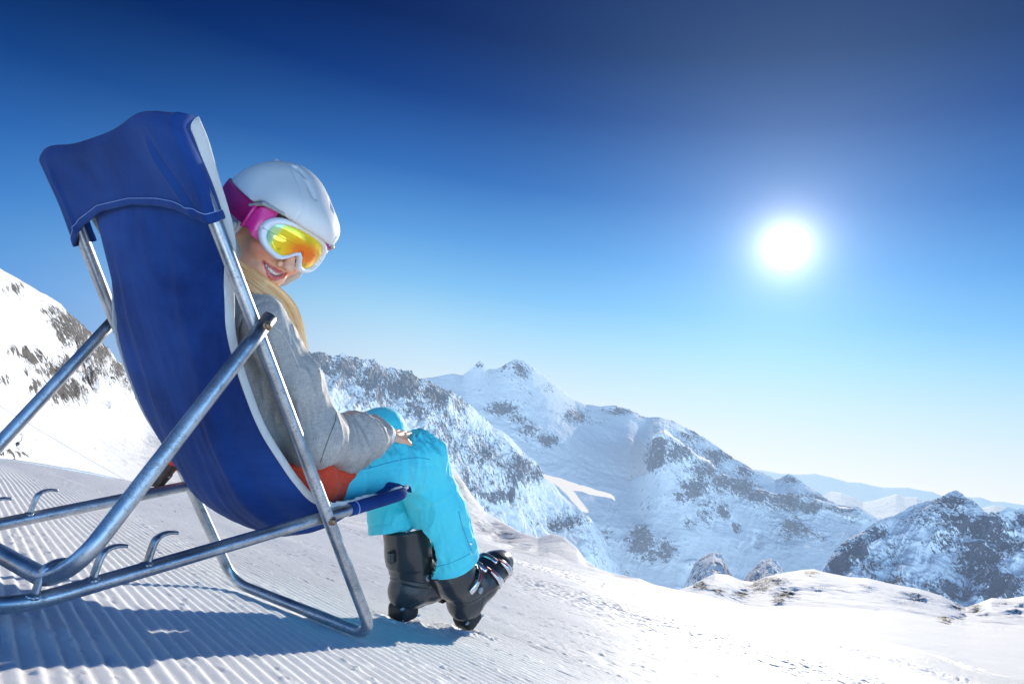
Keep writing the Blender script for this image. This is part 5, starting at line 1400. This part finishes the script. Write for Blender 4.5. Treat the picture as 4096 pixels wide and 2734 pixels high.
hand = solid('hand', f_hand, (-.10, .02, .38), (.20, .25, .60), .0027, M['skin'], head, attrs=lambda V: {'flush': .25+.25*vnoise(V*60, 4)})

# ---- brown leather glove lying on the far rail, a thing of its own
M['leather'] = m_simple('brown_leather', (.12, .055, .03), .45, nscale=40, namt=.4, bscale=120, bamt=.3)
gb = at(376, 1092, -.300)
glove = empty('glove', Lp(gb), 'dark brown glove standing on the far steel rail beside the red shirt tail', 'glove')
def f_glove(P):
    d = chain(P, [gb+A3(-.006, 0, -.022), gb+A3(0, 0, .005), gb+A3(.006, 0, .035)], [.014, .017, .020], .01)
    d = smin(d, chain(P, [gb+A3(-.020, .0, .085), gb+A3(-.016, 0, .060), gb+A3(.004, 0, .035)], [.008, .012, .014], .01), .01)
    d = smin(d, seg_d(P, gb+A3(-.006, 0, -.020), gb+A3(-.030, 0, -.028), .009, .006), .006)
    return d
gl = solid('shell', f_glove, gb-.09, gb+.13, .0035, M['leather'], glove, disp=lambda V, g: .002*vnoise(V*90, 3))
MB().add(*disc(Lp(gb+A3(.004, .016, .004)), uW, .0045, .003, 14)).build('snap', M['chrome'], glove)

# ---- seams and small fittings laid on the finished cloth surfaces
from mathutils.bvhtree import BVHTree
bpy.context.view_layer.update()
def cloth_hit(obj, pts, lift=.0012, n=60):
    off = parent_world(obj.parent)
    me = obj.data; co_ = np.empty(len(me.vertices)*3, np.float32); me.vertices.foreach_get('co', co_); co_ = co_.reshape(-1, 3)
    bt = BVHTree.FromPolygons([tuple(v) for v in co_.tolist()], [tuple(p.vertices) for p in me.polygons])
    res = []
    for x, y in resample(catmull(np.array(pts, float), 8), n):
        d = ray(x, y); loc, nr, i_, ds = bt.ray_cast(Vector((CAM-off).tolist()), Vector(d.tolist()))
        if loc is not None: res.append(np.array(loc)+off-d*lift)
    return res
def seam(obj, pts, r, mat, name='seam', lift=.0008, n=60):
    P = cloth_hit(obj, pts, lift, n)
    P = [p for i, p in enumerate(P) if i == 0 or np.linalg.norm(p-P[i-1]) < .03]
    if len(P) > 4: return MB().add(*sweep(np.array(P), r, 6)).build(name, mat, obj)
M['seam_cyan'] = m_simple('dark_cyan_seam', (.02, .42, .60), .6)
M['seam_lit'] = m_simple('seam_painted_sun', (.66, .60, .55), .6)  # lapel lining strips, pale with the sunlit edge put into the colour
M['seam_dark'] = m_simple('dark_grey_seam', (.16, .15, .15), .7)
seam(pants, [(812, 1079), (850, 1072), (893, 1060), (930, 1052), (960, 1049), (986, 1053)], .0011, M['seam_cyan'])
seam(pants, [(852, 1224), (875, 1230), (905, 1228), (935, 1216), (950, 1207)], .0009, M['seam_cyan'])
seam(pants, [(969, 1293), (995, 1298), (1025, 1293), (1055, 1281), (1080, 1268)], .0009, M['seam_cyan'])
seam(pants, [(1052, 1172), (1060, 1205), (1072, 1238), (1082, 1262)], .0013, M['seam_cyan'])
seam(pants, [(822, 1058), (836, 1064), (852, 1070)], .0012, M['seam_cyan'])
seam(jacket, [(583, 662), (604, 668), (628, 684), (640, 700), (648, 722), (660, 752), (668, 790)], .0022, M['seam_lit'])
seam(jacket, [(640, 700), (650, 735), (672, 775), (684, 800)], .0018, M['seam_lit'])
seam(jacket, [(628, 748), (650, 768), (668, 800), (690, 850)], .0016, M['seam_lit'])
seam(jacket, [(735, 1060), (752, 1010), (768, 968), (772, 945)], .0010, M['seam_dark'])
P = cloth_hit(pants, [(1080, 1246), (1081, 1246.5)], .001, 2)
if P: MB().add(*disc(P[0], -ray(1080, 1246), .005, .003, 14)).build('snap', M['chrome'], pants)
# ---------------------------------------------------------------- drag lift crossing the slope on the left
M['rope'] = m_simple('steel_rope', (.34, .30, .27), .6)
M['lift_dark'] = m_simple('lift_dark_plastic', (.05, .055, .06), .5)
def rpt(x, y, d): return CAM + ray(x, y)*d
def cable(p0, p1, sag, r, name, label):
    s = np.linspace(0, 1, 40)[:, None]; P = p0*(1-s)+p1*s; P[:, 2] -= sag*4*(s*(1-s))[:, 0]
    V, F_ = sweep(P, r, 6, up=A3(0, 0, 1)); o = mesh_obj(name, V, F_, M['rope']); return tag(o, label, 'cable', 'cables of the drag lift')
cable(rpt(-60, 893, 58), rpt(560, 1245, 46), .25, .016, 'lift_cable', 'upper of the two drag lift cables, crossing the slope from the left edge')
cable(rpt(-60, 950, 66), rpt(560, 1272, 50), .25, .008, 'lift_cable', 'thinner lower drag lift cable that carries the hanging tow bar')
q0 = rpt(50.5, 996, 64.2)
hang = empty('tow_hanger', q0, 'drag lift tow hanger with a curved arm and dark spring box hanging over the slope', 'lift hanger')
dn = A3(0, 0, -1.); sx_ = cv2w([1, 0, 0])
px1 = 64.2*DS/FPX                                 # metres per picture unit there
def hp(x, y): return rpt(x, y, 64.2)
MB().add(*sweep(catmull([hp(45, 994), hp(50, 996), hp(50.5, 1003), hp(48.5, 1010), hp(43.5, 1013)], 6), .025, 8)).build('arm', M['lift_dark'], hang)
def f_box(P):
    c = hp(40.5, 1017); return smin(np.linalg.norm(P-c, axis=-1)-.14, seg_d(P, c, hp(38.5, 1022), .10, .05), .05)
c_ = hp(40, 1018)
solid('spring_box', f_box, c_-.4, c_+.4, .03, M['lift_dark'], hang, xf=lambda V: V)
MB().add(*sweep(np.array([hp(38.5, 1022), hp(33, 1052)]), .012, 6)).build('tow_rope', M['rope'], hang)
MB().add(*sweep(np.array([hp(30, 1051.5), hp(36, 1053)]), .030, 8)).build('tow_bar', M['lift_dark'], hang)
# ---------------------------------------------------------------- camera, sky, sun
BACK_FILL = 7.5
cam = bpy.data.cameras.new('camera'); co = bpy.data.objects.new('camera', cam); COL.objects.link(co)
cam.sensor_width = 36.0; cam.sensor_fit = 'HORIZONTAL'; cam.lens = 36.0*FPX/4096
cam.clip_start = .02; cam.clip_end = 400000
Rm = np.stack([cv2w([1, 0, 0]), cv2w([0, -1, 0]), cv2w([0, 0, -1])], 1)
m4 = Matrix.Identity(4)
for i in range(3):
    for j in range(3): m4[i][j] = float(Rm[i, j])
    m4[i][3] = float(CAM[i])
co.matrix_world = m4; scene.camera = co

sun_el = math.asin(sunW[2]); sun_az = math.atan2(sunW[0], sunW[1])     # azimuth from +Y towards +X
sl = bpy.data.lights.new('sun', 'SUN'); sl.energy = 5.0; sl.angle = math.radians(.53); sl.color = (1, .935, .82)
so = bpy.data.objects.new('sun', sl); COL.objects.link(so)
so.rotation_euler = Vector([float(v) for v in sunW]).to_track_quat('Z', 'Y').to_euler()

w = bpy.data.worlds.new('World'); scene.world = w; w.use_nodes = True; nt = w.node_tree; nt.nodes.clear()
out = nt.nodes.new('ShaderNodeOutputWorld'); bg = nt.nodes.new('ShaderNodeBackground'); bg.inputs[1].default_value = .10
sky = nt.nodes.new('ShaderNodeTexSky'); sky.sky_type = 'NISHITA'; sky.sun_disc = False
sky.sun_elevation = sun_el; sky.sun_rotation = sun_az; sky.altitude = 3000; sky.air_density = 1.0; sky.dust_density = .6; sky.ozone_density = 2.5
tc = nt.nodes.new('ShaderNodeTexCoord'); sep = nt.nodes.new('ShaderNodeSeparateXYZ'); nt.links.new(tc.outputs['Generated'], sep.inputs[0])
# clear high-alpine air: the sky darkens quickly away from the horizon
el = math_(nt, 'ARCSINE', sep.outputs[2])
eld = math_(nt, 'MULTIPLY', el, 1/math.radians(60))
cur = ramp(nt, SKY_STOPS); nt.links.new(eld, cur.inputs[0])
c1 = mixc(nt, 1.0, sky.outputs[0], cur.outputs[0], 'MULTIPLY')
cur10 = mixc(nt, 1.0, cur.outputs[0], (10, 10, 10), 'MULTIPLY')
c1 = mixc(nt, SKY_MIX, c1, cur10)
if True:
    g = nt.nodes.new('ShaderNodeVectorMath'); g.operation = 'DOT_PRODUCT'; nt.links.new(tc.outputs['Generated'], g.inputs[0])
    g.inputs[1].default_value = tuple(float(v) for v in sunW)
    ang = math_(nt, 'ARCCOSINE', math_(nt, 'MINIMUM', g.outputs['Value'], .9999999))
    deg = math_(nt, 'MULTIPLY', ang, 180/PI)
    # the sky deepens away from the sun, most of all high up
    fa = nt.nodes.new('ShaderNodeMapRange'); fa.interpolation_type = 'SMOOTHSTEP'; nt.links.new(deg, fa.inputs[0]); fa.inputs[1].default_value = 28; fa.inputs[2].default_value = 66; fa.inputs[3].default_value = 0; fa.inputs[4].default_value = 1
    ke = nt.nodes.new('ShaderNodeMapRange'); nt.links.new(el, ke.inputs[0]); ke.inputs[1].default_value = math.radians(6); ke.inputs[2].default_value = math.radians(26)
    tint = mixc(nt, ke.outputs[0], (.18, .42, .80), (.15, .24, .31)); tint = mixc(nt, fa.outputs[0], (1, 1, 1), tint)
    c1 = mixc(nt, 1.0, c1, tint, 'MULTIPLY')
    def gl(amp, width, pw=2.0):
        x = math_(nt, 'DIVIDE', deg, width); x = math_(nt, 'POWER', x, pw); x = math_(nt, 'MULTIPLY', x, -1.0)
        return math_(nt, 'MULTIPLY', math_(nt, 'EXPONENT', x), amp)
    tot = None
    for amp, wd, pw, colr in SUN_GLOW:
        s_ = mixc(nt, 1.0, colr, gl(amp, wd, pw), 'MULTIPLY')
        tot = s_ if tot is None else mixc(nt, 1.0, tot, s_, 'ADD')
    c1 = mixc(nt, 1.0, c1, tot, 'ADD')
# sky half behind the lens, brightened and warmed as added fill on the subject
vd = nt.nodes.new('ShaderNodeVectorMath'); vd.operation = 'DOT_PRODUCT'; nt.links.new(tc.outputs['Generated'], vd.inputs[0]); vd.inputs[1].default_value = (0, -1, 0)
bk = nt.nodes.new('ShaderNodeMapRange'); bk.interpolation_type = 'SMOOTHSTEP'; bk.inputs[1].default_value = -.1; bk.inputs[2].default_value = .6; bk.inputs[3].default_value = 1.0; bk.inputs[4].default_value = BACK_FILL
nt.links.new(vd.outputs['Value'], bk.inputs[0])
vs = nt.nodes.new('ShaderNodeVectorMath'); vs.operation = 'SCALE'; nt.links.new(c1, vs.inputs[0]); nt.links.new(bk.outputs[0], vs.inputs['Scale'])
bw = nt.nodes.new('ShaderNodeMapRange'); nt.links.new(bk.outputs[0], bw.inputs[0]); bw.inputs[1].default_value = 1; bw.inputs[2].default_value = BACK_FILL
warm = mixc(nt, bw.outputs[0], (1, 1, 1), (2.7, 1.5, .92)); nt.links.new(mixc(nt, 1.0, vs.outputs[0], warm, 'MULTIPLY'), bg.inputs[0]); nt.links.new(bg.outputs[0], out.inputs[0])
scene.view_settings.view_transform = 'Standard'; scene.view_settings.look = 'None'; scene.view_settings.exposure = 0; scene.view_settings.gamma = 1
scene.render.engine = 'CYCLES'; scene.cycles.use_denoising = True; scene.cycles.max_bounces = 6; scene.cycles.diffuse_bounces = 3; scene.cycles.glossy_bounces = 3
scene.cycles.sample_clamp_indirect = 6
